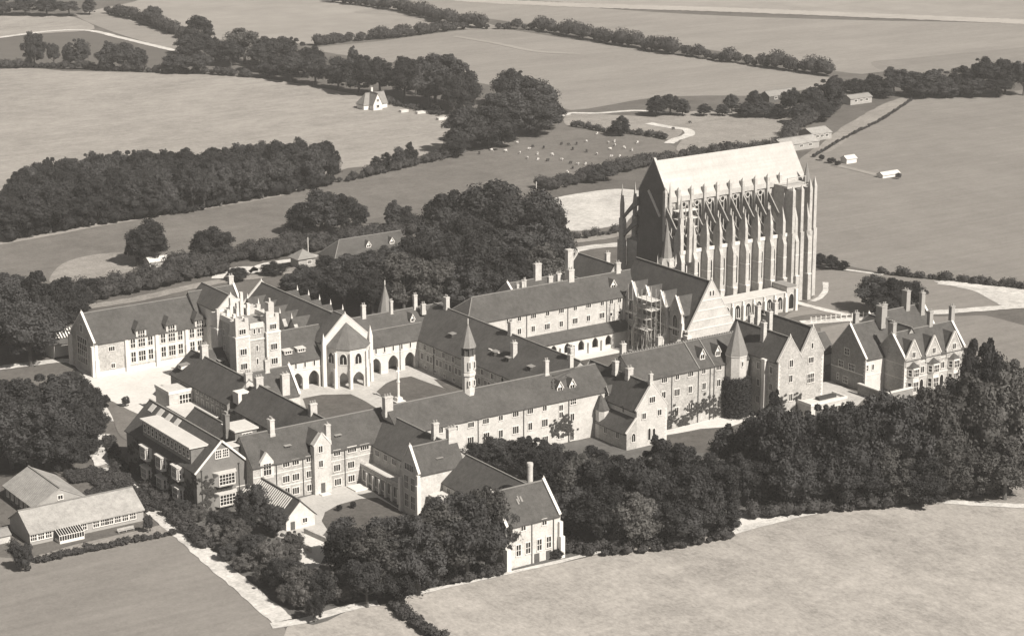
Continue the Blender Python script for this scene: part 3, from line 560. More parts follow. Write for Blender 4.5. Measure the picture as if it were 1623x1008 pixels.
for x in (-29.6, -13.5):
    b = MB(); b.box(x - .6, x + .6, 18.0, 19.1, -.3, 13.2); b.cone([(x - .6, 18.0), (x + .6, 18.0), (x + .6, 19.1), (x - .6, 19.1)], 13.2, (x, 18.55, 16.6)); part('pinnacle', b, 'trim', R)
# ---- dining room running north with cross gables
R = thing('cross_gabled_hall', 'dark tiled hall with a row of small cross gables and stone finials', 'building', (-21.5, 45, 0))
block(R, -29.5, -13.5, 26.2, 73, 12.0, 19.6, 'y', 'gg', (0, 1), m='flint')
for y in (65.3, 58.0, 51.0, 44.0, 36.5):
    for sx, ex in ((1, -12.6), (-1, -30.4)):
        xs = sorted((ex, -21.5)); b = MB()
        pts = [(ex, y - 2.7, 8.0), (ex, y + 2.7, 8.0), (ex, y + 2.7, 13.6), (ex, y, 17.3), (ex, y - 2.7, 13.6)]
        g_ = part('cross_gable', b.extr(pts, (-sx * 1.2, 0, 0)), 'flint', R)
        vs = [(ex + sx * .2, y - 2.9, 13.2), (ex + sx * .2, y, 17.4), (-21.5 + sx * 2.2, y, 17.4), (-21.5 + sx * 5.8, y - 2.9, 13.2), (ex + sx * .2, y + 2.9, 13.2), (-21.5 + sx * 5.8, y + 2.9, 13.2)]
        fs = [(0, 1, 2, 3), (1, 4, 5, 2)]
        part('gable_roof', MB().slab(vs, fs, .2), 'roof', g_)
        part('finial', MB().cone([(ex - .25, y - .25), (ex + .25, y - .25), (ex + .25, y + .25), (ex - .25, y + .25)], 17.2, (ex, y, 19.0)), 'trim', g_)
        if sx < 0: win(R, 'W', y, 11.5, ex, w=1.6, h=2.6, n=2, arch=True)
# ---- slender stone spire behind the north range
R = thing('stone_spire', 'slender pale stone spire rising behind the arcaded range before dark trees', 'spire', (4.7, 40, 0))
part('drum', MB().prism(ngon(4.7, 40, 2.3, 8, .39), -.3, 13.0), 'flint', R); part('spire', MB().cone(ngon(4.7, 40, 2.5, 8, .39), 13.0, (4.7, 40, 22.0)), 'roof_stone', R)
part('finial', MB().bar((4.7, 40, 21.7), (4.7, 40, 23.2), .25), 'trim', R)
# ---- east range of the quadrangle
R = thing('quadrangle_east_range', 'long shaded range closing the quadrangle on its right side', 'building', (14, -10, 0))
block(R, 4, 24.4, -51, 26, 9.1, 17.5, 'y', 'gg', (0, 0), m='flint')
for i in range(11):
    y = 15.5 - i * 5.3
    win(R, 'W', y, 7.4, 4, w=1.3, h=1.6, n=2); win(R, 'W', y - 1.6, 4.2, 4, w=1.2, h=1.9, n=2)
    win(R, 'W', y + 1.7, 4.2, 4, w=1.2, h=1.9, n=2); win(R, 'W', y - .4, 1.1, 4, w=1.0, h=.9, n=2)
band(R, 3.98, 4.2, -50.9, 19.3, 5.85, .22, .06); pipes(R, 'W', 4, (10.5, -9.5, -27), .1, 8.7)
for (y, z) in (((19.04,18.06)[0], 21.0), ((-16.2,17.18)[0], 21.2), ((-46.46,17.72)[0], 20.6)): chimney(R, 14.2, min(y, 24), 16.5, z, 1.3, 1.6, 2, 'render')
chimney(R, 9.5, (-24.71,11.33)[0], 13, 17.6, 1.5, 1.3, 2, 'render')
for px in [(6.51,14.07),(-16.65,14.62),(-23.98,14.24),(-35.19,14.06)]: dormer(R, 'W', px[0], 12.0, 7.6, w=1.9, h=1.2, depth=2.6, style='flat', wm='roof', n=2)
part('skylight', MB().slab([(8.3, -18.4, 13.0), (9.7, -18.4, 13.1), (9.7, -12.8, 13.1), (8.3, -12.8, 13.0)], [(0, 1, 2, 3)], .15), 'white', R)
# ---- north-east range with cloister walk
R = thing('cloister_range', 'long two-storey range with pale wall above an arched cloister walk', 'building', (45, 12, 0))
block(R, 13, 80, 5.5, 19.3, 15.5, 21.5, 'x', 'hg', (0, 0), m='render')
arches = [(v[0], 2.3, 3.2, 4.6) for v in [(42.71,4.3),(47.94,4.0),(53.27,3.81),(58.72,3.65),(63.87,3.67)]]
arches += [(arches[0][0] - 5.4 * k, 2.3, 3.2, 4.6) for k in (1, 2, 3)]
arcade(R, 24.4, 72.6, 2.2, .7, 1.3, 5.6, arches, 'ashlar', 'cloister_wall')
part('dwarf_wall', MB().box(24.4, 72.6, 2.2, 2.9, -.3, 1.3), 'ashlar', R)
for a in arches[:5]:
    b = MB(); b.box(a[0] - 3.05, a[0] - 2.35, 1.3, 2.2, -.3, 3.6); part('buttress', b, 'trim', R)
part('cloister_roof', MB().slab([(24.2, 1.7, 5.35), (72.8, 1.7, 5.35), (72.8, 5.6, 7.9), (24.2, 5.6, 7.9)], [(0, 1, 2, 3)], .25), 'roof', R)
wins(R, 'S', 5.5, [(27.58,14.42,1),(32.01,14.56,2),(37.33,14.56,3),(42.63,14.58,2),(47.9,14.6,3),(53.23,14.63,2),(58.39,14.68,3),(63.73,14.6,2),(67.32,14.62,2),(70.58,14.53,2)], h=1.35, dz=-.3)
wins(R, 'S', 5.5, [(31.99,10.19,2),(37.19,10.2,2),(42.5,10.08,3),(47.85,10.07,2),(53.18,10.19,3),(58.35,10.23,2),(63.64,10.31,3)], h=1.7)
for v in [(67.3,10.14),(70.64,10.19)]: win(R, 'S', v[0], v[1], 5.5, w=.9, h=.9, n=1)
pipes(R, 'S', 5.5, [v[0] for v in [(34.76,14.41),(50.39,14.21),(65.53,14.15)]], 7.9, 15.0)
dormer(R, 'S', *(70.31,17.95)[:1], 17.2, 8.4, w=2.2, h=1.6, rise=1.6, depth=2.6, n=2)
for x, y, z0, z1, w, d, m_ in (((56.41,22.28)[0], 12.4, 20, 25.0, 2.0, 1.3, 'render'), ((74.94,22.06)[0], 12.4, 20, 24.6, 1.7, 1.2, 'render'), ((54.46,20.78)[0], 16, 18, 23.2, 1.6, 1.0, 'render'), ((51.04,20.67)[0], 16, 18, 22.8, 1.6, 1.0, 'render'), ((39.03,21.45)[0], 14, 19, 23.2, .8, .8, 'render'), ((40.23,21.88)[0], 14.4, 19, 23.6, .8, .8, 'render'), ((37.12,21.13)[0], 14, 19, 22.6, .8, .8, 'render')):
    chimney(R, x, y, z0, z1, w, d, 2, m_)
# ---- kitchens behind
R = thing('kitchen_block', 'dark roofed kitchen block with white parapets and a tall chimney stack', 'building', (75, 36, 0))
block(R, 46, 66, 26, 40, 12, 17.5, 'x', 'gg', (1, 1), m='flint'); block(R, 76, 88, 22, 44, 13, 20.5, 'y', 'gg', (1, 1), m='flint', rm='roof'); block(R, 66.5, 76, 24, 38, 11, 16.5, 'y', 'gg', (1, 0), m='flint')
chimney(R, 68.5, 30, 12, 26.3, 2.2, 1.8, 0, 'render', 'tall square boiler chimney'); chimney(R, 58, 33, 16, 22.5, 2.4, 1.4, 2, 'render'); chimney(R, 84, 30, 18, 23.0, 1.5, 1.1, 2, 'render')
part('white_parapet', MB().box(49.5, 56, 25.6, 26.2, 12.2, 15.2), 'white', R)
# ---- south range of the quadrangle
R = thing('south_range', 'long pale range with two window rows and a turret on its tiled roof', 'building', (-16, -58, 0))
block(R, -54, 14, -65, -51, 12.7, 18.4, 'x', 'gg', (0, 0), m='render', rm='roof')
wins(R, 'S', -65, [(-41.7,11.88,3),(-36.75,11.58,2),(-31.92,11.65,3),(-27.16,11.75,3),(-22.36,11.79,2),(-17.51,11.93,3),(-12.74,11.9,3),(-7.92,11.87,2)], h=1.35, dz=-.55)
wins(R, 'S', -65, [(-32.08,6.62,3),(-27.03,6.88,3),(-22.39,6.74,2),(-17.53,6.91,3),(-12.75,7.01,2),(-7.92,7.1,3),(-7.8,2.19,3)], h=2.0)
wins(R, 'S', -65, [(-2.47,10.42,2,1.6),(-2.46,8.4,2,1.5),(-2.51,4.97,2,1.4),(1.33,7.04,2,2.0),(1.24,1.72,2,2.6),(-3.27,2.44,1,1.6),(-1.79,2.36,1,1.6)])
win(R, 'S', *(1.66,11.5), -65, w=1.9, h=1.6, n=3, t=1)
pipes(R, 'S', -65, [v[0] for v in [(-44.32,11.65),(-29.64,10.59),(-14.88,10.3),(0.13,9.03)]], .1, 12.1)
for v in [(-1.1,14.63),(3.05,14.8)]: dormer(R, 'S', v[0], 13.9, -62.6, w=2.0, h=1.7, rise=1.6, depth=2.6, n=2)
chimney(R, (-2.45,20.61)[0], -58, 17.5, 22.3, 1.2, 1.0, 2, 'render'); chimney(R, (-53.66,19.02)[0], -58.5, 16, 21.3, 2.4, 1.6, 3, 'render'); chimney(R, (8.04,21.74)[0], -55, 16, 21.5, 1.2, 1.0, 1, 'render')
for k, (p, q_) in enumerate((((-1.0, -59.2, 17.9), (7.0, -58.3, 18.55)), ((-2.4, -60.6, 16.75), (5.0, -58.9, 18.1)), ((-3.0, -61.6, 15.9), (3.0, -60.2, 17.05)), ((-1.5, -60.0, 17.2), (-3.2, -62.2, 15.4)))): part('roof_batten', MB().bar(p, q_, .3, .3), 'wood', R, 'timber batten where tiles are stripped near the ridge')
# porch turret at the inner corner
b = MB(); pg = ngon(10.6, -66.6, 2.0, 8, .39); part('stair_turret', b.prism(pg, -.3, 8.2), 'render', R); part('turret_roof', MB().cone(ngon(10.6, -66.6, 2.3, 8, .39), 8.2, (10.6, -65.6, 12.4)), 'roof', R)
part('drainpipe', MB().box(12.2, 12.5, -68.6, -68.3, .1, 8.0), 'white', R)
# ---- bell turret on that roof
R = thing('bell_turret', 'white octagonal bell turret with pointed tiled spirelet on the quadrangle roof', 'turret', (-28, -58, 16))
part('drum', MB().prism(ngon(-28, -58, 1.75, 8, .39), 16.0, 23.6), 'ashlar', R); part('collar', MB().prism(ngon(-28, -58, 2.05, 8, .39), 22.6, 23.3), 'trim', R)
part('upper_drum', MB().prism(ngon(-28, -58, 1.95, 8, .39), 23.61, 28.0), 'ashlar', R); part('louvre_stage', MB().prism(ngon(-28, -58, 1.55, 8, .39), 28.0, 30.4), 'wood', R)
b = MB()
for x, y in ngon(-28, -58, 1.62, 8, .39): b.bar((x, y, 27.9), (x, y, 30.5), .3)
part('louvre_post', b, 'wood', R); part('spirelet', MB().cone(ngon(-28, -58, 2.25, 8, .39), 30.4, (-28, -58, 37.0)), 'roof_stone', R); part('finial', MB().bar((-28, -58, 36.6), (-28, -58, 38.2), .2), 'trim', R)
for x in (-28.75, -27.25): win(R, 'S', x, 25.6, -59.82, w=.4, h=1.8, n=1)
for x in (-28.75, -27.25): win(R, 'S', x, 20.6, -59.64, w=.4, h=1.4, n=1)
# ---- gabled wing with catslide
R = thing('catslide_wing', 'white gabled wing with a long catslide roof on its shaded side', 'building', (16, -72, 0))
walls(R, 12.2, 22.6, -80, -51, -.3, 10.6, 17.4, 'y', 'gg', (1, 0), 'render', over=.3); gable_roof(R, 12.2, 22.6, -80, -52, 10.6, 17.4, 'y', 'gg', cop=(1, 0), m='roof_old')
part('aisle_wall', MB().extr([(8.8, -80.01, -.3), (12.19, -80.01, -.3), (12.19, -80.01, 8.3), (8.8, -80.01, 4.8)], (0, 14.6, 0)), 'flint', R)
part('catslide_roof', MB().slab([(8.4, -79.6, 4.5), (8.4, -65.6, 4.5), (12.4, -65.6, 8.7), (12.4, -79.6, 8.7)], [(3, 2, 1, 0)], .25), 'roof', R)
part('gable_coping', MB().bar((8.5, -79.9, 4.9), (12.2, -79.9, 8.8), .5, .3), 'trim', R)
wins(R, 'S', -80.03, [(17.37,13.04,3),(14.61,8.87,2),(19.97,8.95,2)], h=1.6); wins(R, 'S', -80.03, [(11.09,3.36,2,2.4)], arch=True)
for v in [(16.5,3.34),(18.1,3.03)]: win(R, 'S', v[0], v[1], -80.03, w=.85, h=3.4, n=1, arch=True)
wins(R, 'W', 8.8, [(-64.23,3.11,2),(-70.52,3.37,2),(-76.02,3.43,2)], h=1.6); wins(R, 'W', 12.2, [(-64.0,9.0,3)], h=1.3)
pipes(R, 'W', 12.2, [-66.8, -74], 8.9, 10.4)
for v in [(-60.39,13.87),(-65.3,13.95)]: dormer(R, 'W', v[0], 10.9, 13.0, w=1.9, h=1.6, rise=1.5, depth=2.4, n=2)
chimney(R, 17.2, -79.5, 17.5, 20.4, 1.0, .8, 1, 'render'); chimney(R, 17.2, -64.0, 16.4, 20.3, 1.9, 1.5, 2, 'render'); chimney(R, 17.4, -69.6, 16.2, 19.6, 1.8, 1.4, 2, 'render'); chimney(R, 20.5, -62.5, 17, 24.4, 1.5, 1.2, 2, 'render')
quoins(R, [(22.6, -80, -1, 1)], 0, 10.2)
# ---- main east range
R = thing('east_range', 'tall pale four-storey range with ivy round its ground-floor windows', 'building', (40, -65, 0))
block(R, 18, 58.5, -72, -58, 16.1, 22.0, 'x', 'gg', (0, 0), m='flint', rm='roof')
for i in range(44): part('crest_tile', MB().box(19 + i * .9, 19.5 + i * .9, -65.22, -64.78, 22.1, 22.5), 'ridge', R)
Q = '5.6,1030,500'
wins(R, 'S', -72, [(27.8,15.04,3),(32.39,15.13,2),(37.17,15.22,3),(41.88,15.23,2),(47.36,15.35,3),(61.15,15.27,1)], h=1.3, dz=-.3)
wins(R, 'S', -72, [(27.65,10.47,2),(32.37,10.38,3),(37.08,10.37,2),(42.08,10.48,2),(47.42,10.54,2),(61.06,10.57,2)], h=1.9)
wins(R, 'S', -72, [(32.37,4.89,2),(37.01,4.97,3),(41.74,4.6,2),(47.67,4.35,2),(60.96,5.0,2),(60.31,1.54,1)], h=2.1)
pipes(R, 'S', -72, [v[0] for v in [(30.5,13.42),(39.98,13.07),(44.27,12.99),(45.7,13.07),(58.58,12.85)]], .1, 15.6)
for v in [(43.04,18.8),(48.66,19.02)]: dormer(R, 'S', v[0], 17.6, -69.9, w=1.9, h=1.7, rise=1.6, depth=2.4, n=2)
dormer(R, 'S', (62.27,19.08)[0], 17.6, -70, w=1.7, h=1.7, rise=1.6, depth=2.4, n=2)
part('party_wall_coping', MB().bar((40.2, -72.2, 16.0), (40.2, -65.1, 22.1), .35, .35).bar((45.6, -72.2, 16.0), (45.6, -65.1, 22.1), .3, .3), 'ridge', R)
for (x, z1) in (((32.86,26.9)[0], 24.5), ((66.56,22.43)[0], 25.5), ((72.07,22.51)[0], 25.0)): chimney(R, x, -63, 20, z1, 1.4, 1.1, 2, 'render')
# ---- spire turret
R = thing('spire_turret', 'ivy-clad stair turret with a pale pyramid spire beside the twin gables', 'turret', (52.6, -73.4, 0))
part('drum', MB().prism(ngon(52.8, -73.2, 3.1, 8, .39), -.3, 18.6), 'render', R); part('spire', MB().cone(ngon(52.8, -73.2, 3.4, 8, .39), 18.6, (52.8, -73.2, 28.3)), 'roof_stone', R)
part('string_course', MB().prism(ngon(52.8, -73.2, 3.3, 8, .39), 18.2, 18.59), 'trim', R); win(R, 'S', 52.6, 16.2, -76.1, w=.5, h=1.3, n=1)
# ---- twin gabled block
R = thing('twin_gable_house', 'tall flint house with two matching gables above a flat porch', 'building', (68, -76, 0))
block(R, 59.2, 67.7, -84, -60, 17.6, 24.0, 'y', 'gg', (1, 0), m='flint', over=.25); block(R, 67.72, 76.2, -83.9, -60, 18.2, 25.6, 'y', 'gg', (1, 0), m='flint', over=.25)
wins(R, 'S', -84.02, [(63.86,16.4,2),(63.79,11.92,2),(64.02,6.36,2)], h=2.0, t=0); wins(R, 'S', -83.92, [(71.69,20.31,1),(71.37,16.12,3)], h=1.6); wins(R, 'S', -83.92, [(71.39,10.76,4,2.6)], t=1)
for z in (4.5, 9.5, 14.5):
    for y in (-81, -75.5): win(R, 'W', y, z, 59.2, w=1.1, h=1.9, n=2)
quoins(R, [(59.2, -84, 1, 1), (76.2, -83.9, -1, 1)], 0, 17.2)
b = MB(); b.box(58.2, 59.22, -79.2, -77.8, -.3, 16.8); b.box(58.0, 59.4, -79.4, -77.6, 16.8, 17.3); part('chimney_breast', b, 'trim', R)
for x, y, z0, z1 in ((62.0, -74, 20, 26.5), (67.6, -70, 21, 28.0), (70, -62, 22, 27.6), (73, -66, 23, 29.0)): chimney(R, x, y, z0, z1, 1.2, 1.4, 2, 'render')
b = MB(); b.box(66.5, 80, -90, -84.1, -.3, 4.6); P_ = part('porch', b, 'render', R); part('porch_parapet', MB().box(66.3, 80.2, -90.2, -89.7, 4.6, 5.4).box(79.7, 80.2, -89.69, -84.1, 4.6, 5.4).box(66.3, 66.8, -89.69, -84.1, 4.6, 5.4), 'trim', P_)
part('porch_roof', MB().box(66.85, 79.65, -89.65, -84.1, 4.61, 4.72), 'lead', P_); part('door', MB().box(68.2, 71.6, -90.08, -89.9, -.2, 3.2), 'wood', R); win(R, 'S', 76.3, 2.4, -90, w=2.2, h=1.5, n=3)
part('skylight', MB().box(72, 78.5, -87.4, -85.6, 4.72, 5.5), 'dark', P_)
# ---- great refectory with buttresses and scaffold
R = thing('refectory', 'great refectory with steep roof, white south gable and side dormer gables', 'building', (82, -10, 0))
block(R, 73.2, 91.4, -26, 12, 10.4, 25.2, 'y', 'gg', (1, 0), m='knap_and_shade', gm='render', over=.5)  # same flint as elsewhere, darkened to paint in the shade of the west side
for z in (7.0, 10.6, 13.4, 16.4, 19.4): 
    hw = 9.1 if z <= 10.6 else 9.1 * (25.4 - z) / 14.8
    part('string_course', MB().box(82.3 - hw - .05, 82.3 + hw + .05, -26.16, -26.0, z, z + .35), 'trim', R)
win(R, 'S', 81.7, 21.6, -26.03, w=.55, h=1.6, n=1, arch=True); win(R, 'S', 82.9, 21.6, -26.03, w=.55, h=1.6, n=1, arch=True)
for y in (2.2, -5.1, -12.6, -20.1):
    pts = [(72.9, y - 2.9, 6.0), (72.9, y + 2.9, 6.0), (72.9, y + 2.9, 15.4), (72.9, y, 20.6), (72.9, y - 2.9, 15.4)]
    g_ = part('dormer_gable', MB().extr(pts, (1.2, 0, 0)), 'flint', R)
    vs = [(73.3, y - 3.1, 15.0), (73.3, y, 20.6), (79.8, y, 20.6), (76.3, y - 3.1, 15.0), (73.3, y + 3.1, 15.0), (76.3, y + 3.1, 15.0)]
    part('gable_roof', MB().slab(vs, [(3, 2, 1, 0), (2, 5, 4, 1)], .2), 'roof', g_)
    cb = MB()
    for s in (-1, 1): cb.bar((72.9, y + s * 3.0, 15.4), (72.9, y, 20.95), .5, .35)
    part('gable_coping', cb, 'trim', g_); win(R, 'W', y, 11.6, 72.9, w=2.2, h=6.5, n=2, arch=True)
for y in (5.8, -1.5, -8.8, -16.3, -23.6):
    b = MB(); b.extr([(70.6, y - .6, -.3), (73.2, y - .6, -.3), (73.2, y - .6, 13.0), (72.4, y - .6, 13.0), (71.9, y - .6, 8.0), (70.6, y - .6, 6.6)], (0, 1.2, 0))
    b.cone([(72.1, y - .5), (73.1, y - .5), (73.1, y + .5), (72.1, y + .5)], 13.0, (72.6, y, 16.5)); part('buttress', b, 'trim', R)
part('parapet', MB().box(72.7, 73.15, -25.5, 11.5, 10.2, 10.9), 'trim', R)
for x in (73.1, 91.6): part('corner_buttress', MB().box(x - .9, x + .8, -27.0, -25.2, -.3, 9.6), 'trim', R)
S_ = thing('timber_scaffold', 'pole scaffold with pale boards against the refectory side', 'scaffolding', (69.5, -9, 0))
for i, x in enumerate((68.2, 70.0, 71.9)):
    for y in (-16.5, -14.2, -11.8, -9.4, -7.0, -4.6, -2.4):
        part('pole', MB().bar((x + .15, y, .05), (x, y + .2, 19.5 + (i * 1.3 + y) % 2.2), .16), 'pole', S_)
for z in (8.2, 11.6, 15.0, 18.0):
    part('platform', MB().box(68.3, 72.3, -13.6 + (z % 3), -6.0 + (z % 2), z, z + .18), 'plank', S_)
for k, (a, c) in enumerate((((66.5, -18, .1), (70.5, -13, 13)), ((67, -2, .1), (69.5, -6, 14)), ((66.2, -12, .1), (69, -11, 15)), ((67.2, -7, .1), (71, -3, 11)), ((67, -16, .1), (70, -9, 12)), ((67.4, -5, .1), (70, -12, 12)), ((68, -13, .1), (71.5, -10, 9)), ((66.8, -9, .1), (69, -7.5, 10)))): part('brace', MB().bar(a, c, .15), 'pole', S_)
for z in (3.5, 6.6, 10.0, 13.2, 16.4):
    for x in (68.2, 71.9): part('ledger', MB().bar((x, -17.2, z), (x, -2.0, z + .2), .16), 'pole', S_)
# ---- octagonal turret between refectory and chapel
R = thing('octagon_turret', 'stone octagonal turret with flared collar and spire before the chapel', 'turret', (92.2, 9, 0))
part('drum', MB().prism(ngon(92.2, 9, 2.2, 8, .39), -.3, 21.6), 'chapel', R); part('string_course', MB().prism(ngon(92.2, 9, 2.5, 8, .39), 18.6, 19.1), 'trim', R)
fl = MB(); a8 = ngon(92.2, 9, 2.25, 8, .39); b8 = ngon(92.2, 9, 3.1, 8, .39); fl.add([(x, y, 24.6) for x, y in a8] + [(x, y, 22.0) for x, y in b8] + [(x, y, 21.5) for x, y in b8], [(8 + i, 8 + (i + 1) % 8, (i + 1) % 8, i) for i in range(8)] + [(16 + i, 16 + (i + 1) % 8, 8 + (i + 1) % 8, 8 + i) for i in range(8)] + [tuple(range(23, 15, -1))]); part('collar', fl, 'chapel', R)
part('spire', MB().cone(ngon(92.2, 9, 1.9, 8, .39), 24.5, (92.2, 9, 37.0)), 'roof_stone', R)
b = MB()
for x, y in b8: b.cone([(x - .22, y - .3), (x + .22, y - .3), (x + .22, y + .3), (x - .22, y + .3)], 22.0, (x, y, 25.6))
part('pinnacle', b, 'chapel', R)
# ---- chapel
R = thing('chapel', 'huge gothic chapel with pale roof, flying buttresses and dark unfinished end gable', 'chapel', (130, 29, 0))
BX = [156.3 - 5.5 * k for k in range(11)]
X0, X1 = 102.2, 162.0
part('nave_wall', MB().box(X0 + 1.0, X1, 22.4, 36.6, -.3, 40.4), 'chapel', R)
part('end_wall', MB().extr([(X0, 20.5, -.3), (X0, 38.5, -.3), (X0, 37.2, 40.6), (X0, 29.5, 52.2), (X0, 21.8, 40.6)], (1.0, 0, 0)), 'chapel_dark', R)
part('far_gable', MB().extr([(X1 - .8, 22.4, 40.2), (X1 - .8, 36.6, 40.2), (X1 - .8, 29.5, 50.9)], (.8, 0, 0)), 'chapel', R)
part('roof', MB().slab([(X0 + 1.0, 21.9, 40.3), (X1 + .4, 21.9, 40.3), (X1 + .4, 29.5, 51.6), (X0 + 1.0, 29.5, 51.6), (X0 + 1.0, 37.1, 40.3), (X1 + .4, 37.1, 40.3)], [(0, 1, 2, 3), (5, 4, 3, 2)], .4), 'copper', R)
part('end_coping', MB().bar((X0 + .5, 21.6, 40.7), (X0 + .5, 29.5, 52.5), .9, .4).bar((X0 + .5, 37.4, 40.7), (X0 + .5, 29.5, 52.5), .9, .4), 'chapel', R)
part('abutting_coping', MB().bar((X0 - .15, 31.8, 41.4), (X0 - .15, 25.4, 33.6), .3, .9), 'trim', R, 'pale slanting stone coping left on the dark end wall')
part('parapet', MB().box(X0 + 1.2, X1, 21.75, 22.39, 38.6, 40.15), 'chapel', R)
part('aisle_wall', MB().box(X0 + .4, 157.2, 15.0, 22.38, -.3, 22.6), 'chapel', R); part('aisle_wall', MB().box(X0 + .4, 157.2, 36.62, 44, -.3, 22.6), 'chapel', R)
part('aisle_parapet', MB().box(X0 + .4, 157.3, 14.8, 15.3, 22.6, 23.8), 'trim', R)
part('aisle_roof', MB().slab([(X0 + .5, 15.3, 23.0), (157, 15.3, 23.0), (157, 22.4, 26.4), (X0 + .5, 22.4, 26.4)], [(0, 1, 2, 3)], .3), 'roof_stone', R)
for i, x in enumerate(BX):
    w = .74
    b = MB(); b.box(x - w, x + w, 11.3, 15.02, -.3, 9.0); b.box(x - w + .06, x + w - .06, 11.8, 15.02, 9.0, 21.0)
    b.extr([(x - w + .06, 11.8, 21.0), (x - w + .06, 15.0, 21.0), (x - w + .06, 13.4, 25.0)], (2 * w - .12, 0, 0)); b.box(x - .55, x + .55, 12.6, 16.2, 20.9, 28.6)
    b.cone([(x - .55, 12.6), (x + .55, 12.6), (x + .55, 16.2), (x - .55, 16.2)], 28.6, (x, 13.8, 33.8)); B = part('buttress', b, 'chapel', R)
    part('weathering', MB().box(x - w - .1, x + w + .1, 11.2, 15.0, 9.0, 9.35), 'trim', B); part('weathering', MB().box(x - w - .04, x + w + .04, 11.7, 15.0, 16.2, 16.5), 'trim', B)
    if i <= 10 and i >= 2 or i == 1:
        fb = MB()
        for (za, zb) in ((25.0, 33.2), (31.0, 39.2)):                # flying arches
            prev = None
            for k in range(7):
                t = k / 6; y = 15.4 + 7.0 * t; zt = za + (zb - za) * t; zl = zt - 2.2 - 2.6 * (t * t) * (1 if za < 30 else .7)
                if prev: fb.add([(x - .22, prev[0], prev[1]), (x - .22, y, zt), (x - .22, y, zl), (x - .22, prev[0], prev[2]), (x + .22, prev[0], prev[1]), (x + .22, y, zt), (x + .22, y, zl), (x + .22, prev[0], prev[2])],
                               [(0, 1, 2, 3), (7, 6, 5, 4), (0, 4, 5, 1), (3, 2, 6, 7)])
                prev = (y, zt, zl)
        part('flying_buttress', fb, 'chapel_shade', R)  # darker stone colour carries the shade of the webs
        part('nave_pinnacle', MB().box(x - .5, x + .5, 21.2, 22.38, 26.0, 42.4).cone([(x - .55, 21.15), (x + .55, 21.15), (x + .55, 22.4), (x - .55, 22.4)], 42.4, (x, 21.8, 43.6)), 'chapel', R)
    if i < 10:
        cx = x - 2.75
        win(R, 'S', cx, 14.6, 15.0, w=2.1, h=10.0, n=2, arch=True, fm='trim', bw=.11)
        if i >= 2:
            win(R, 'S', cx, 32.0, 22.4, w=4.0, h=12.4, n=3, arch=True, fm='chapel', bw=.13)
            part('wheel_window', MB().add([(cx + 1.15 * math.cos(q * math.pi / 5), 22.2, 37.3 + 1.15 * math.sin(q * math.pi / 5)) for q in range(10)] + [(cx + .7 * math.cos(q * math.pi / 5), 22.2, 37.3 + .7 * math.sin(q * math.pi / 5)) for q in range(10)], [(q, (q + 1) % 10, 10 + (q + 1) % 10, 10 + q) for q in range(10)]), 'chapel', R)
for i, x in enumerate((101.6, 107, 112.5, 118)):                   # north side, seen past the end gable
    b = MB(); b.box(x - .75, x + .75, 43.9, 47.0, -.3, 22.0); b.box(x - .6, x + .6, 44.2, 46.4, 22.0, 29.5); b.box(x - .5, x + .5, 44.8, 46.0, 29.5, 34.5); b.cone([(x - .5, 44.8), (x + .5, 44.8), (x + .5, 46.0), (x - .5, 46.0)], 34.5, (x, 45.4, 41.5)); b.cone([(x - .95, 44.0), (x - .55, 44.0), (x - .55, 44.5), (x - .95, 44.5)], 24.0, (x - .7, 44.2, 30.5)); b.cone([(x + .55, 44.0), (x + .95, 44.0), (x + .95, 44.5), (x + .55, 44.5)], 24.0, (x + .7, 44.2, 30.5)); part('buttress', b, 'chapel', R)
    fb = MB()
    for (za, zb) in ((24.0, 32.0), (30.5, 38.5)):
        prev = None
        for k in range(7):
            t = k / 6; y = 44.6 - 8.0 * t; zt = za + (zb - za) * t; zl = zt - 1.1 - 1.9 * t * t
            if prev: fb.add([(x - .45, prev[0], prev[1]), (x - .45, y, zt), (x - .45, y, zl), (x - .45, prev[0], prev[2]), (x + .45, prev[0], prev[1]), (x + .45, y, zt), (x + .45, y, zl), (x + .45, prev[0], prev[2])], [(3, 2, 1, 0), (4, 5, 6, 7), (1, 5, 4, 0), (7, 6, 2, 3)])
            prev = (y, zt, zl)
    part('flying_buttress', fb, 'chapel_shade', R)
for (x, y, zt) in ((102.8, 21.2, 46.0), (103.0, 15.4, 43.0), (105.6, 14.0, 41.5)):
    part('pinnacle', MB().box(x - .7, x + .7, y - .7, y + .7, 20.0, 35.0).cone(ngon(x, y, .95, 8, .39), 35.0, (x, y, zt)), 'chapel', R)
# tall western bays
part('tall_bay', MB().box(148.5, 157.0, 16.8, 22.39, 22.4, 39.0), 'chapel', R); part('bay_roof', MB().box(148.2, 157.3, 14.9, 22.38, 39.0, 39.7), 'chapel', R)
for x in (149.6, 153.4, 157.2, 161.2):
    y0 = 12.4 if x < 158 else 14.6
    b = MB(); b.box(x - .75, x + .75, y0, y0 + 4.4, -.3, 24.0); b.box(x - .6, x + .6, y0 + .4, y0 + 4.5, 24.0, 38.5); b.cone([(x - .6, y0 + .4), (x + .6, y0 + .4), (x + .6, y0 + 2.0), (x - .6, y0 + 2.0)], 38.5, (x, y0 + 1.2, 42.0 if x > 154 else 40.0)); part('buttress', b, 'chapel', R)
win(R, 'S', 155.2, 31.5, 16.8, w=1.9, h=12.0, n=2, arch=True, fm='trim'); win(R, 'S', 155.2, 14.6, 14.9, w=1.7, h=10.0, n=2, arch=True, fm='trim')
part('stair_tower', MB().box(157.02, 162.0, 18.4, 23.0, -.3, 39.6), 'chapel', R)
b = MB().cone(ngon(160.4, 19, 1.5, 8, .39), 39.6, (160.4, 19, 46.5)); part('pinnacle', b, 'roof_stone', R)
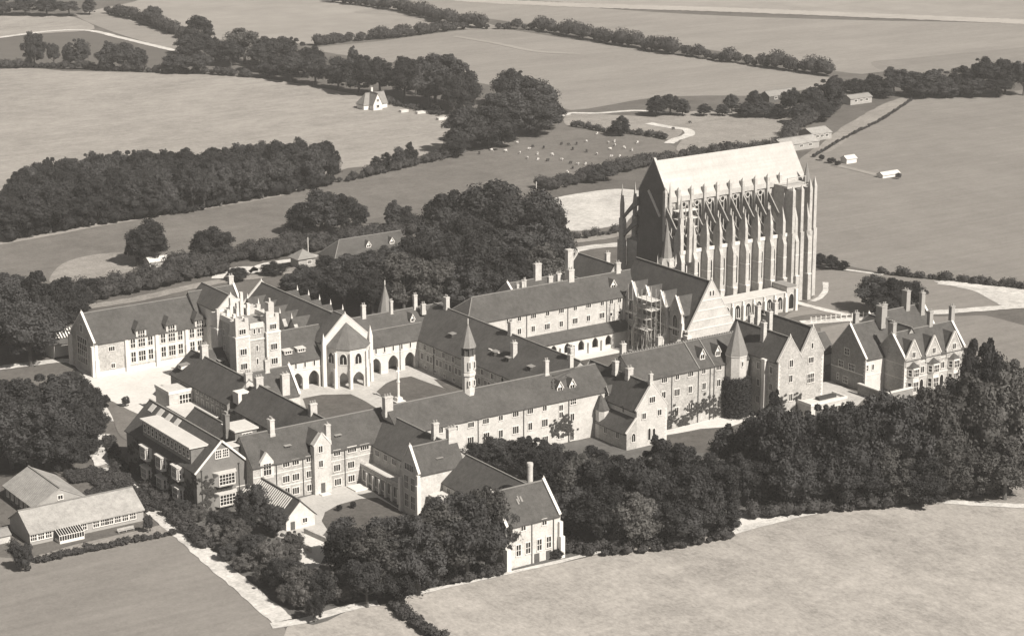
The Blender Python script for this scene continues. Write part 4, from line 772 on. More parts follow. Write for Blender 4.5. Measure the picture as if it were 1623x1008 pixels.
part('hoist_frame', MB().bar((148.5, 15.3, 39.7), (148.5, 15.3, 42.6), .3).bar((156.5, 15.3, 39.7), (156.5, 15.3, 42.6), .3).bar((148.5, 15.3, 42.5), (156.5, 15.3, 42.5), .25), 'pole', R)
# crypt windows: low block in front
part('sacristy_wall', MB().box(100, 143, 4.4, 11.2, -.3, 6.6), 'chapel', R); part('sacristy_roof', MB().box(99.8, 139.5, 4.2, 11.25, 6.6, 6.9), 'lead', R)
part('sacristy_porch', MB().box(139.6, 143.6, 3.9, 11.2, -.25, 8.4), 'chapel', R); part('porch_coping', MB().box(139.4, 143.8, 3.7, 11.25, 8.4, 8.8), 'roof_stone', R)
for k in range(8):
    x = 137.0 - k * 4.6; win(R, 'S', x, 3.2, 4.4, w=2.4, h=4.4, n=3, arch=True, fm='trim', bw=.08)
    part('buttress', MB().box(x + 1.75, x + 2.75, 3.3, 4.42, -.3, 5.2).box(x + 1.9, x + 2.6, 3.8, 4.42, 5.2, 6.5), 'trim', R)
win(R, 'S', 141.6, 3.4, 3.9, w=2.2, h=5.2, n=1, arch=True, fm='trim')
part('buttress', MB().box(142.9, 143.9, 3.0, 3.89, -.3, 7.6), 'trim', R)
# scaffolding in the first clerestory bays
S_ = thing('clerestory_scaffold', 'light pole scaffold in the first clerestory bays of the chapel', 'scaffolding', (107, 20, 24))
for x in (104, 106.2, 108.8, 111.5):
    for y in (17.0, 20.5): part('pole', MB().bar((x, y, 25.0), (x, y, 37.5), .2), 'pole', S_)
for z in (27.5, 30.5, 33.5, 36.2): part('platform', MB().box(103.5, 112, 17.2, 20.4, z, z + .15), 'plank', S_)
# ---- house on the right
R = thing('gabled_house', 'many-gabled pale stone house with bay windows at the right by dark conifers', 'house', (112, -75, 0))
block(R, 98.5, 114, -77.8, -63.2, 10.2, 18.9, 'x', 'gg', (1, 0), m='knap_and_shade')
block(R, 106.2, 131, -86.2, -74.2, 10.6, 17.4, 'x', 'gg', (1, 1), m='flint')
block(R, 108, 119, -81, -58, 11.0, 18.3, 'y', 'gh', (0, 0), m='flint'); block(R, 116, 139, -66, -54, 10.6, 17.2, 'x', 'gg', (1, 1), m='flint')
part('facing', MB().box(98.52, 106.1, -77.95, -77.8, -.3, 9.9), 'ashlar', R)
for cx in (109.4, 117.6, 126.0):
    pts = [(cx - 3.0, -86.5, 8.5), (cx + 3.0, -86.5, 8.5), (cx + 3.0, -86.5, 11.0), (cx, -86.5, 16.2), (cx - 3.0, -86.5, 11.0)]
    g_ = part('front_gable', MB().extr(pts, (0, .8, 0)), 'flint', R)
    part('gable_roof', MB().slab([(cx - 3.1, -86.2, 10.6), (cx, -86.2, 16.0), (cx, -80.8, 16.0), (cx - 3.1, -85.4, 10.6), (cx + 3.1, -86.2, 10.6), (cx + 3.1, -85.4, 10.6)], [(0, 1, 2, 3), (1, 4, 5, 2)], .2), 'roof', g_)
    cb = MB()
    for s in (-1, 1): cb.bar((cx + s * 3.1, -86.4, 10.9), (cx, -86.4, 16.5), .5, .3)
    part('gable_coping', cb, 'trim', g_); win(R, 'S', cx, 11.8, -86.5, w=1.2, h=1.6, n=2)
    bay = [(cx - 2.0, -86.2), (cx - 1.2, -87.9), (cx + 1.2, -87.9), (cx + 2.0, -86.2)]
    b_ = part('bay_window', MB().prism(bay, -.3, 8.3), 'ashlar', R)
    part('bay_roof', MB().cone([(cx + (x - cx) * 1.12, -86.2 + (y + 86.2) * 1.12) for x, y in bay], 8.3, (cx, -86.3, 9.9)), 'roof', b_)
    for z, h in ((2.4, 2.8), (6.6, 2.1)): win(R, 'S', cx, z, -87.9, w=1.9, h=h, n=3, t=1)
    for z, h in ((2.4, 2.4), (6.6, 1.8)):
        F_, P_ = wmesh(1.0, h, 1, 1, False, 'trim', .09); o = bpy.data.objects.new('window', F_); o.location = (cx - 1.6 - 112, -87.05 + 75, z); o.rotation_euler = (0, 0, math.atan2(-1.7, .8)); link(o, R); p = bpy.data.objects.new('pane', P_); link(p, o)
for cx in (113.5, 121.8): win(R, 'S', cx, 6.6, -86.2, w=1.3, h=1.9, n=2); win(R, 'S', cx - .22, 2.0, -86.2, w=1.5, h=3.4, n=1, arch=True)
part('string_course', MB().box(98.4, 106.3, -78.06, -63.1, 5.0, 5.25).box(106.1, 131.1, -86.32, -74.2, 4.6, 4.85).box(106.1, 131.1, -86.32, -74.2, 8.9, 9.15), 'trim', R)
wins(R, 'W', 98.5, [(-69.86,10.72,3),(-67.48,6.41,3),(-72.18,6.33,4),(-69.69,1.97,3),(-66.39,2.24,1)], h=1.9, t=1); wins(R, 'W', 106.2, [(-75.62,5.54,4)], h=2.2, t=1)
wins(R, 'S', -77.95, [(99.19,7.46,1),(101.4,7.39,1)], h=1.6)
quoins(R, [(98.5, -77.95, 1, 1), (106.2, -86.2, 1, 1)], 0, 9.9)
for x, y, z0, z1, w, d in ((106.9, -80, 16, 20.6, 1.4, 1.6), (109.5, -72, 17, 23.6, 1.6, 2.6), (122, -80, 15, 21.8, 1.4, 1.2), (131.6, -60, 14, 22.5, 1.6, 2.2), (119.6, -63, 15, 20.6, 1.5, 1.2), (101.8, -69.6, 17, 22.2, 1.5, 1.2), (136.5, -62, 14, 21.5, 1.5, 1.2), (131, -80, 15, 22, 1.4, 1.2)): chimney(R, x, y, z0, z1, w, d, 2, 'brickpale')
W_ = thing('yard_wall', 'stone yard wall with pale coping in front of the gabled house', 'wall', (97, -84, 0))
part('masonry', MB().box(95.6, 96.2, -89.6, -78.0, -.3, 3.2).box(95.6, 106.1, -90.2, -89.62, -.3, 3.2), 'knap_and_shade', W_); part('coping', MB().box(95.4, 96.4, -89.4, -78.0, 3.2, 3.5).box(95.4, 106.1, -90.4, -89.42, 3.2, 3.5), 'trim', W_)
R = thing('low_yard_shed', 'low flat shed between the twin gables and the gabled house', 'shed', (90, -58, 0))
part('wall', MB().box(84, 97, -62, -55, -.3, 3.2), 'brickpale', R); part('roof', MB().slab([(83.6, -62.4, 3.2), (97.3, -62.4, 3.2), (97.3, -54.6, 4.8), (83.6, -54.6, 4.8)], [(0, 1, 2, 3)], .2), 'roof', R); part('door', MB().box(86, 88.4, -62.1, -61.95, -.2, 2.5), 'wood', R)
R = thing('white_yard_wall', 'bright white wall and long tiled shed beyond the yard', 'shed', (100, -44, 0))
block(R, 84, 112, -50, -40, 4.0, 9.0, 'x', m='white')
# ---- west range of the quadrangle (two roofs)
R = thing('west_range_upper', 'dark roofed west range beside the tower with a square stone bay', 'building', (-66.5, 13, 0))
block(R, -73.5, -59.5, -4.5, 31.5, 8.6, 14.6, 'y', 'gg', (0, 0), m='knap_and_shade'); block(R, -63, -57.4, 24, 36, 8.6, 14.2, 'x', 'gg', (0, 0), m='flint')
chimney(R, -66.3, 23.5, 13.5, 18.0, 2.0, 1.5, 3, 'render'); chimney(R, -66.4, -4.0, 12.6, 16.4, 2.0, 1.3, 3, 'render')
b = MB(); b.box(-81, -73.6, 17, 26, -.3, 7.0); part('square_bay', b, 'render', R); part('bay_parapet', MB().box(-81.2, -73.6, 16.8, 17.3, 7.0, 7.9).box(-81.2, -80.7, 17.31, 26.2, 7.0, 7.9), 'trim', R); part('bay_roof', MB().box(-80.7, -73.6, 17.3, 26, 7.0, 7.1), 'lead', R)
win(R, 'S', -76, 4.2, 17, w=3.6, h=4.4, n=4, t=2, bw=.1)
dormer(R, 'W', 27.6, 10.6, -72.2, w=2.0, h=1.2, depth=2.4, style='flat', wm='white', n=2); dormer(R, 'S', -59.6, 10.4, 25.6, w=2.0, h=1.2, depth=2.0, style='flat', wm='wood', n=2)
for i in range(6): win(R, 'W', 14 - i * 3.2, 4.6, -73.5, w=1.2, h=2.4, n=2); win(R, 'W', 14 - i * 3.2, 7.5, -73.5, w=1.2, h=.8, n=2)
part('flat_roof_link', MB().box(-82, -73.6, 0, 16.9, -.3, 3.6), 'brick', R); part('flat_roof', MB().box(-82.3, -73.6, -.2, 16.8, 3.6, 3.9), 'lead', R)
R = thing('west_range_lower', 'dark tiled range with white chimneys along the near side of the quadrangle', 'building', (-66.5, -30, 0))
block(R, -73.6, -59.6, -50.5, -9.5, 8.4, 14.6, 'y', 'gg', (0, 0), m='knap_and_shade'); block(R, -72.8, -60, -9.6, -4.4, 7.0, 12.5, 'y', 'gg', (0, 0), m='knap_and_shade')
chimney(R, -66.5, -10.6, 13.2, 16.8, 2.2, 1.3, 3, 'render'); chimney(R, -66.5, (-41.18,15.19)[0], 13.2, 17.2, 2.0, 1.3, 3, 'render')
for i in range(7): win(R, 'W', -15 - i * 4.5, 6.6, -73.6, w=1.3, h=1.6, n=2)
part('roof_hut', MB().box(-72, -68.5, -8.6, -5.2, 9.0, 12.4), 'white', R); part('hut_opening', MB().box(-70.9, -69.3, -8.7, -8.55, 9.6, 12.0), 'dark', R)
R = thing('quad_cross_block', 'small cross-gabled block with a broad white chimney jutting into the quadrangle', 'building', (-54, 8, 0))
block(R, -64, -46, 3.6, 15.5, 4.6, 11.6, 'x', 'gg', (0, 1), m='render')
chimney(R, -50.4, 4.4, 3, 11.2, 2.4, 1.3, 2, 'render'); chimney(R, -53.5, 9.5, 10, 14.6, 1.4, 1.2, 2, 'render'); dormer(R, 'S', -56, 6.6, 5.0, w=1.8, h=1.2, depth=2, style='flat', wm='wood', n=2)
# ---- brick house at the left
R = thing('brick_house', 'dark brick house with flat-topped long dormer, white bay windows and creeper', 'house', (-102, -37, 0))
block(R, -109, -94.6, -57.5, -16, 11.2, 18.0, 'y', 'gg', (0, 0), m='brick', ov=.5)
part('barge_board', MB().bar((-109.6, -57.95, 10.7), (-101.8, -57.95, 18.1), .2, .5).bar((-94.0, -57.95, 10.7), (-101.8, -57.95, 18.1), .2, .5), 'white', R)
D = part('long_dormer', MB().box(-108.3, -102.8, -53.4, -25, 11.2, 16.0), 'brick', R); part('dormer_top', MB().box(-108.9, -102.6, -53.9, -24.6, 16.0, 16.4), 'lead', D)
for i in range(12): win(R, 'W', -26.6 - i * 2.3, 14.2, -108.3, w=1.1, h=2.0, n=1, t=1, fm='white')
for y in (-29.5, -38.8, -48.2):
    for z0, z1 in ((6.6, 10.2), (1.2, 4.6)):
        bp_ = [(-109, y + 2.1), (-110.6, y + 1.7), (-110.6, y - 1.7), (-109, y - 2.1)]
        B_ = part('bay_window', MB().prism(bp_, z0, z1), 'white', R); part('bay_roof', MB().prism([(-109, y + 2.4), (-110.9, y + 2.0), (-110.9, y - 2.0), (-109, y - 2.4)], z1, z1 + .25), 'lead', B_)
        win(R, 'W', y, (z0 + z1) / 2 + .2, -110.6, w=2.7, h=2.4, n=4, t=1, fm='white', bw=.06)
        F_, P_ = wmesh(1.0, 2.4, 1, 1, False, 'white', .06); o = bpy.data.objects.new('window', F_); o.location = (-109.8 + 102, y - 1.9 + 37, (z0 + z1) / 2 + .2); o.rotation_euler = (0, 0, math.atan2(.4, 1.6)); link(o, R); p = bpy.data.objects.new('pane', P_); link(p, o)
for sx in (-1, 1): win(R, 'S', -101.7 + sx * 1.0, 14.6, -57.5, w=1.5, h=2.0, n=3, t=2, fm='white', bw=.06)
for z0, z1 in ((6.4, 9.8), (1.0, 4.4)):
    bp_ = [(-104.3, -57.5), (-103.6, -59.0), (-99.0, -59.0), (-98.3, -57.5)]
    B_ = part('bay_window', MB().prism(bp_, z0, z1), 'white', R); part('bay_roof', MB().prism([(-104.6, -57.5), (-103.9, -59.3), (-98.7, -59.3), (-98.0, -57.5)], z1, z1 + .25), 'lead', B_)
    win(R, 'S', -101.3, (z0 + z1) / 2 + .1, -59.0, w=4.2, h=2.6, n=5, t=2, fm='white', bw=.06)
part('string_course', MB().box(-98.2, -94.5, -57.62, -57.4, 4.9, 5.1), 'trim', R); pipes(R, 'S', -57.5, (-97.2, -107.6), 1, 11.0)
S4 = part('stair_block', MB().box(-94.58, -88.4, -51, -44, -.3, 17.0), 'brick', R); part('stair_roof', MB().box(-94.9, -88.0, -51.5, -43.6, 17.0, 17.4), 'lead', S4)
part('flat_roof_block', MB().box(-98.5, -92.0, -54.6, -51.02, 12, 14.6), 'brick', R); part('flat_roof', MB().box(-98.9, -91.7, -55.0, -51.05, 14.6, 14.9), 'lead', R)
win(R, 'S', -91.2, 15.2, -51, w=2.6, h=2.0, n=3, t=1, fm='white'); win(R, 'S', -90.2, 10.6, -51, w=2.2, h=2.0, n=3, t=1, fm='white')
chimney(R, -95.2, -47.5, 15, 21.2, 1.2, 1.6, 3, 'brick'); 
for y in (-20.0, -25.0, -30.0, -35.0):
    part('skylight', MB().slab([(-103.9, y - 1.2, 16.25), (-103.9, y + 1.2, 16.25), (-102.3, y + 1.2, 17.75), (-102.3, y - 1.2, 17.75)], [(3, 2, 1, 0)], .15), 'lead', R)
R = thing('brick_house_extension', 'lower tiled wing linking the brick house to the lower court', 'building', (-92, -30, 0))
block(R, -94.5, -83, -42, -16, 8.5, 13.5, 'y', 'gg', (0, 0), m='brick')
# ---- lower court north range
R = thing('lower_court_range', 'three-storey pale range with a projecting door gable facing the lower court', 'building', (-77, -56, 0))
block(R, -95, -53.5, -61, -48, 10.6, 17.0, 'x', 'gg', (0, 0), m='flint')
wins(R, 'S', -61, [(-85.52,9.56,3),(-82.83,9.59,3),(-78.75,9.63,3),(-70.65,9.65,3),(-66.2,9.74,4),(-62.42,9.63,4)], h=1.4); wins(R, 'S', -61, [(-85.66,5.57,3),(-82.86,5.57,3),(-78.78,5.55,3),(-70.76,5.61,3),(-66.58,5.63,3)], h=1.7)
wins(R, 'S', -61, [(-85.42,2.3,2),(-82.99,1.89,3),(-78.74,1.87,3),(-70.61,1.73,3),(-66.57,1.87,3)], h=1.7)
GB = [v[0] for v in [(-78.17,8.83),(-73.28,8.81)]]; gc = sum(GB) / 2
g_ = part('door_gable', MB().extr([(GB[0], -62.6, -.3), (GB[1], -62.6, -.3), (GB[1], -62.6, 13.4), (gc, -62.6, 16.2), (GB[0], -62.6, 13.4)], (0, 2.0, 0)), 'render', R)
part('gable_coping', MB().bar((GB[0] - .1, -62.5, 13.2), (gc, -62.5, 16.5), .5, .3).bar((GB[1] + .1, -62.5, 13.2), (gc, -62.5, 16.5), .5, .3), 'trim', g_)
part('gable_roof', MB().slab([(GB[0] - .1, -62.3, 13.2), (gc, -62.3, 16.2), (gc, -54, 16.2), (GB[0] - .1, -57, 13.2), (GB[1] + .1, -62.3, 13.2), (GB[1] + .1, -57, 13.2)], [(0, 1, 2, 3), (1, 4, 5, 2)], .2), 'roof', g_)
for v in [(-76.33,12.22),(-76.35,8.28)]: win(R, 'S', v[0], v[1], -62.6, w=1.1, h=1.7, n=2)
part('door', MB().box(gc - .7, gc + .5, -62.7, -62.55, 0, 3.0), 'wood', R); part('door_step', MB().box(gc - 1.4, gc + 1.2, -64.4, -62.62, -.1, .35), 'trim', R)
dv = [(-90.99,10.98)][0][0]
part('gablet', MB().extr([(dv - 1.9, -61.15, 6.8), (dv + 1.9, -61.15, 6.8), (dv + 1.9, -61.15, 11.2), (dv, -61.15, 13.8), (dv - 1.9, -61.15, 11.2)], (0, 1.0, 0)), 'ashlar', R); win(R, 'S', dv, 9.3, -61.15, w=2.1, h=3.0, n=3, t=1)
part('gablet_roof', MB().slab([(dv - 2.0, -61.0, 10.9), (dv, -61.0, 13.7), (dv, -56.6, 13.7), (dv - 2.0, -60.2, 10.9), (dv + 2.0, -61.0, 10.9), (dv + 2.0, -60.2, 10.9)], [(0, 1, 2, 3), (1, 4, 5, 2)], .2), 'roof', R)
for v in [(-83.54,12.8),(-68.76,12.8)]: dormer(R, 'S', v[0], 12.2, -58.6, w=1.6, h=1.3, depth=1.6, style='flat', wm='wood', n=2)
chimney(R, (-74.06,15.3)[0] + .3, -61.9, 13, 18.3, 1.3, 1.1, 1, 'render'); chimney(R, (-86.32,17.15)[0], -55, 15.5, 20.2, 1.3, 1.6, 2, 'render')
pipes(R, 'S', -61, [v[0] for v in [(-88.39,6.69),(-80.71,6.08),(-68.39,6.48)]], .1, 10.1); band(R, -94.9, -53.6, -61.0, -60.8, 3.7, .22, .08); band(R, -94.9, -53.6, -61.0, -60.8, 7.5, .22, .08)
# ---- lower court east range with cloister and gabled bay
R = thing('lower_court_east_range', 'dark roofed range on the right of the lower court with flat-roofed cloister', 'building', (-54, -70, 0))
block(R, -60, -45, -88, -55, 10.0, 15.8, 'y', 'gg', (0, 0), m='flint')
for i in range(5): win(R, 'W', -63.5 - i * 4.2, 8.2, -60, w=1.8, h=1.4, n=3)
part('cloister', MB().box(-63.6, -60.02, -84.4, -61.02, -.3, 4.9), 'flint', R); part('cloister_roof', MB().box(-63.3, -60.02, -84.4, -61.03, 4.9, 5.0), 'lead', R); part('cloister_parapet', MB().box(-63.8, -63.35, -84.4, -61.03, 4.91, 5.5), 'flint', R)
for i in range(7): win(R, 'W', -63.2 - i * 3.1, 2.7, -63.6, w=2.0, h=2.8, n=3, t=0); part('buttress', MB().box(-64.3, -63.62, -65.1 - i * 3.1, -64.5 - i * 3.1, -.3, 4.0), 'trim', R)
part('terrace_slab', MB().box(-68.5, -64.4, -66.5, -62, -.1, .4), 'trim', R)
R = thing('gabled_bay_house', 'gabled bay with a tall mullioned window on its shaded side of the lower court', 'building', (-60, -88, 0))
block(R, -65.5, -52, -92.4, -84.5, 12.0, 17.8, 'x', 'gg', (1, 0), m='render', rm='roof')
for y in (-87.0, -90.0):
    win(R, 'W', y, 8.4, -65.52, w=1.8, h=3.4, n=3, t=1); win(R, 'W', y, 3.6, -65.52, w=1.8, h=3.4, n=3, t=1)
win(R, 'W', -88.45, 12.6, -65.52, w=4.2, h=1.6, n=4)
part('buttress', MB().box(-66.3, -65.1, -93.2, -92.2, -.3, 9.0).box(-66.0, -65.1, -92.9, -92.2, 9.0, 11.6), 'trim', R); part('buttress', MB().box(-66.3, -65.54, -85.1, -84.1, -.3, 9.0), 'trim', R)
dormer(R, 'S', -58.2, 13.2, -91.0, w=1.6, h=1.2, depth=1.6, style='flat', wm='wood', n=2); chimney(R, -53.0, -88.4, 16.5, 20.6, 2.4, 1.4, 3, 'render'); chimney(R, -52.5, -80, 15, 19.6, 1.6, 1.2, 2, 'render')
quoins(R, [(-65.52, -92.42, 1, 1)], 0, 11.6)
R = thing('south_wing', 'long dark tiled wing running from the gabled bay down to the lodge-like end house', 'building', (-51, -106, 0))
block(R, -58.4, -43.8, -121, -92.5, 8.6, 14.2, 'y', 'gg', (0, 0), m='flint')
for i in range(6): win(R, 'W', -95.5 - i * 4.2, 6.8, -58.4, w=1.6, h=1.5, n=3)
part('annexe', MB().box(-63, -58.42, -100, -93.4, -.3, 6.2), 'flint', R); part('annexe_roof', MB().box(-63.2, -58.45, -100.2, -93.4, 6.2, 6.5), 'lead', R)
R = thing('end_house', 'steep-roofed pale end house with white gable copings at the field edge', 'house', (-58.5, -126, 0))
block(R, -66.4, -50.8, -132.6, -119.4, 10.7, 17.3, 'x', 'gg', (1, 1), m='render')
wins(R, 'S', -132.6, [(-61.49,9.65,2),(-55.47,9.75,2)], h=1.4); wins(R, 'S', -132.6, [(-62.86,4.25,2),(-60.15,4.27,2),(-56.91,4.34,2),(-54.2,4.43,2)], h=2.7, t=1)
pipes(R, 'S', -132.6, [v[0] for v in [(-59.07,7.33),(-52.86,7.23)]], .1, 10.2)
for v in [(-57.63,0.39),(-54.23,0.57)]: part('door', MB().box(v[0] - .7, v[0] + .7, -132.75, -132.55, 0, 2.3), 'wood', R)
part('buttress', MB().box(-51.6, -50.4, -134.0, -132.4, -.3, 5.5).box(-51.5, -50.5, -133.3, -132.4, 5.5, 9.0), 'trim', R); part('buttress', MB().box(-67.0, -65.8, -134.0, -132.4, -.3, 5.5), 'trim', R)
part('round_chimney', MB().prism(ngon((-52.2,18.38)[0], -122, .72, 14), 14, 20.8).prism(ngon((-52.2,18.38)[0], -122, .8, 14), 20.0, 20.6), 'render', R)
for x, y, w in ((-60.4, -128.8, .22), (-59.9, -128.3, .2), (-59.2, -128.5, .25)): part('roof_patch', MB().slab([(x - w, y - .5, 14.92 + (y + 128.6) * .98 - .44), (x + w, y - .5, 14.92 + (y + 128.6) * .98 - .44), (x + w, y + .5, 14.92 + (y + 128.6) * .98 + .54), (x - w, y + .5, 14.92 + (y + 128.6) * .98 + .54)], [(0, 1, 2, 3)], .1), 'roof_stone', R)
R = thing('court_lodge', 'small gabled lodge with a striped slatted roof at the foot of the lower court', 'lodge', (-92.5, -70, 0))
block(R, -96.6, -88.6, -81, -56, 3.4, 7.4, 'y', 'gg', (0, 0), m='ashlar', ov=.6)
for i in range(22):
    y = -58 - i * .95; part('slat', MB().bar((-96.9, y, 3.5), (-93.2, y, 7.2), .34, .16), 'trim', R)
part('door', MB().box(-95.4, -94.2, -81.12, -80.98, 0, 2.2), 'wood', R); win(R, 'S', -91.4, 1.9, -81, w=1.2, h=1.1, n=2)
part('porch_roof', MB().slab([(-99.8, -81.5, 2.4), (-96.7, -81.5, 3.4), (-96.7, -74, 3.4), (-99.8, -74, 2.4)], [(0, 1, 2, 3)], .2), 'roof', R)
for i, (a, b_) in enumerate((((-93.5, -84.5), (-91.5, -100)), ((-98, -84), (-98.6, -97)), ((-88.4, -90), (-86.8, -99)))):
    single('terrace_wall', MB().bar((a[0], a[1], .6), (b_[0], b_[1], .6), .4, 1.5), 'flint', ('low dark garden wall running down from the lodge', 'low garden wall left of the white terrace', 'short garden wall right of the white terrace under trees')[i], 'wall')
# ---- garden huts bottom left
R = thing('long_hut', 'long single-storey hut with pale roof and a glazed lean-to', 'hut', (-137, -48, 0))
block(R, -152, -122.2, -54, -41.2, 3.3, 7.0, 'x', 'gg', (0, 0), m='brickpale', rm='roof_pale', ov=.5)
gx = [(-145.74,1.81),(-139.38,1.46)]
for v in [(-151.11,2.22),(-149.18,2.31),(-147.26,2.28),(-138.18,1.72),(-134.88,1.92),(-132.88,2.01),(-131.15,2.03),(-129.14,2.13),(-127.14,2.09),(-125.12,2.05)]: win(R, 'S', v[0], 1.95, -54, w=1.5, h=1.7, n=3, t=1, fm='white', bw=.06)
gl = MB(); GX0, GX1 = gx[0][0], gx[1][0]
gl.box(GX0, GX1, -57.2, -54.02, 0, .7); Gh = part('greenhouse', gl, 'white', R)
fb = MB()
for i in range(11):
    x = GX0 + (GX1 - GX0) * i / 10; fb.bar((x, -57.1, .7), (x, -57.1, 2.0), .12); fb.bar((x, -57.1, 2.0), (x, -54.1, 3.1), .12)
fb.bar((GX0, -57.1, 2.0), (GX1, -57.1, 2.0), .14); part('glazing_bar', fb, 'white', Gh); part('pane', MB().add([(GX0, -57.05, .7), (GX1, -57.05, .7), (GX1, -57.05, 1.98), (GX0, -57.05, 1.98), (GX1, -54.1, 3.04), (GX0, -54.1, 3.04)], [(0, 1, 2, 3), (3, 2, 4, 5)]), 'glass', Gh)
R = thing('gabled_hut', 'pale-roofed hut with dark boarded side behind the long hut', 'hut', (-137.5, -29, 0))
block(R, -144.5, -130.8, -38.6, -18.6, 3.6, 7.2, 'y', 'gg', (0, 0), m='wood', rm='roof_pale', ov=.5); part('gable_boarding', MB().extr([(-144.4, -38.7, 0), (-130.9, -38.7, 0), (-130.9, -38.7, 3.4), (-137.65, -38.7, 6.9), (-144.4, -38.7, 3.4)], (0, .12, 0)), 'brickpale', R); win(R, 'S', -137.6, 4.8, -38.7, w=1.2, h=1.0, n=2, fm='white')
for i in range(6): win(R, 'W', -21 - i * 3.0, 1.9, -144.5, w=1.0, h=1.5, n=2, fm='white')
R = thing('garden_store', 'pale stone garden store cut by the left edge', 'shed', (-157.61,-46.88) + (0,))
x, y = (-157.61,-46.88); block(R, x - 3, x + 2.6, y - 2, y + 2, 2.2, 3.2, 'x', m='render', rm='roof_stone')
R = thing('garden_bench', 'pale wooden garden bench in front of the long hut', 'bench', (-129.0,-58.44) + (0,))
x, y = (-129.0,-58.44); part('seat', MB().box(x - 2.2, x + 2.2, y - .3, y + .3, .42, .5), 'pole', R); part('backrest', MB().box(x - 2.2, x + 2.2, y + .3, y + .38, .55, 1.1), 'pole', R)
for s in (-2, 0, 2): part('leg', MB().box(x + s - .06, x + s + .06, y - .28, y + .34, 0, .42), 'pole', R)
# ---- flagstaff cross in the quadrangle
x, y = (-19.33,-7.05)
R = thing('stone_cross', 'tall white stone column on a plinth between the quadrangle lawns', 'monument', (x, y, 0))
part('plinth', MB().box(x - 1.6, x + 1.6, y - 1.6, y + 1.6, 0, .5).box(x - .9, x + .9, y - .9, y + .9, .5, 1.5), 'trim', R); part('shaft', MB().prism(ngon(x, y, .38, 8), 1.5, 9.0), 'white', R); part('knop', MB().prism(ngon(x, y, .55, 8), 6.0, 6.4), 'white', R); part('cross_head', MB().box(x - .7, x + .7, y - .15, y + .15, 9.3, 9.7).box(x - .2, x + .2, y - .16, y + .16, 9.0, 10.6), 'white', R)
# ---- buildings beyond
R = thing('long_barn', 'long tiled barn half hidden by the big dark trees', 'barn', (60, 148, 0))
block(R, 44.5, 76, 142, 154, 3.6, 9.0, 'x', 'hg', (0, 0), m='brickpale', rm='roof')
for x in (60, 70): dormer(R, 'S', x, 5.4, 144.2, w=2, h=1.2, rise=1.3, depth=2, n=2)
R = thing('roadside_hut', 'small square hut with pale pyramid roof beside the chalk road', 'hut', (37.39,150.0) + (0,))
x, y = (37.39,150.0); part('wall', MB().box(x - 3.5, x + 3.5, y, y + 6, 0, 3.4), 'brickpale', R); part('roof', MB().cone([(x - 4.2, y - .7), (x + 4.2, y - .7), (x + 4.2, y + 6.7), (x - 4.2, y + 6.7)], 3.4, (x, y + 3, 6.4)), 'roof_stone', R); win(R, 'S', x + 1, 1.9, y, w=1.6, h=1.2, n=3, fm='white')
x, y = (227.78,420.87)
R = thing('white_cottage', 'white gabled cottage with brown roof alone on the far hillside', 'cottage', (x, y, 0))
block(R, x - 6, x + 8, y + 2, y + 9, 3.0, 8.0, 'x', 'hg', (0, 0), m='white', rm='roof_stone'); block(R, x - 2.6, x + 2.6, y - 2, y + 6, 3.4, 8.6, 'y', 'gg', (0, 0), m='white', rm='roof_stone')
chimney(R, x + .6, y + 5, 7, 10.6, 1.0, .9, 2, 'white'); win(R, 'S', x, 2, y - 2, w=1.4, h=1.3, n=2); win(R, 'S', x, 5, y - 2, w=1.1, h=1.1, n=2)
for k, (px, py, w) in enumerate(((231.86,441.15) + (3,), (235.51,406.33) + (2.2,), (240.9,398.03) + (3,), (239.61,376.96) + (2.5,), (254.54,406.48) + (2,))): single('cold_frame', MB().box(px - w, px + w, py - 1.2, py + 1.2, 0, 1.2), 'lead', ('white outhouse left of the far cottage', 'pale garden frame just right of the far cottage', 'long pale garden frame right of the far cottage', 'pale garden frame farthest from the cottage', 'pale garden frame near the belt of trees')[k], 'cold frame', loc=(px, py, 0))
for i, (px, py, L, lab) in enumerate(((1270, 238, 22, 'low white farm building with flat roof beyond the chapel'), (1303, 222, 12, 'bright white shed beside the farm track beyond the chapel'), (1322, 172, 15, 'pale low bungalow among trees by the allotments'), (1250, 160, 18, 'dark roofed shed behind the far tree clump'))):
    x, y = ((333.04,214.55), (357.7,227.66), (441.26,290.32), (414.45,321.12))[i]
    R = thing('farm_building', lab, 'farm building', (x, y, 0))
    block(R, x - L / 2, x + L / 2, y, y + (10, 10, 6, 7)[i], 3.4, (5.4, 5.4, 4.8, 5.4)[i], 'x', 'gg', (0, 0), m='brickpale' if i < 3 else 'wood', rm='roof_pale' if i < 2 else 'roof_stone')
    for k in (-1, 0, 1): win(R, 'S', x + k * L / 4, 2, y, w=1.6, h=1.2, n=2, fm='white')
R = thing('sports_pavilion', 'small pale pavilion with dark hedge at its end on the playing field', 'pavilion', (323.72,147.47) + (0,))
x, y = (323.72,147.47); block(R, x - 5, x + 5, y - 1.8, y + 1.8, 1.6, 2.6, 'x', m='white', rm='lead')
R = thing('small_shed', 'lone white-roofed shed in the rough bank above the hall', 'shed', (-6.49,183.03) + (0,))
x, y = (-6.49,183.03); block(R, x - 4, x + 4, y - 2, y + 3, 2.6, 3.8, 'x', m='brickpale', rm='lead')
R = thing('field_shelter', 'tiny white shelter by the cricket field edge', 'shed', (330.6,180.09) + (0,))
x, y = (330.6,180.09); block(R, x - 3, x + 3, y - 2, y + 2, 2.4, 3.6, 'x', m='white', rm='lead')
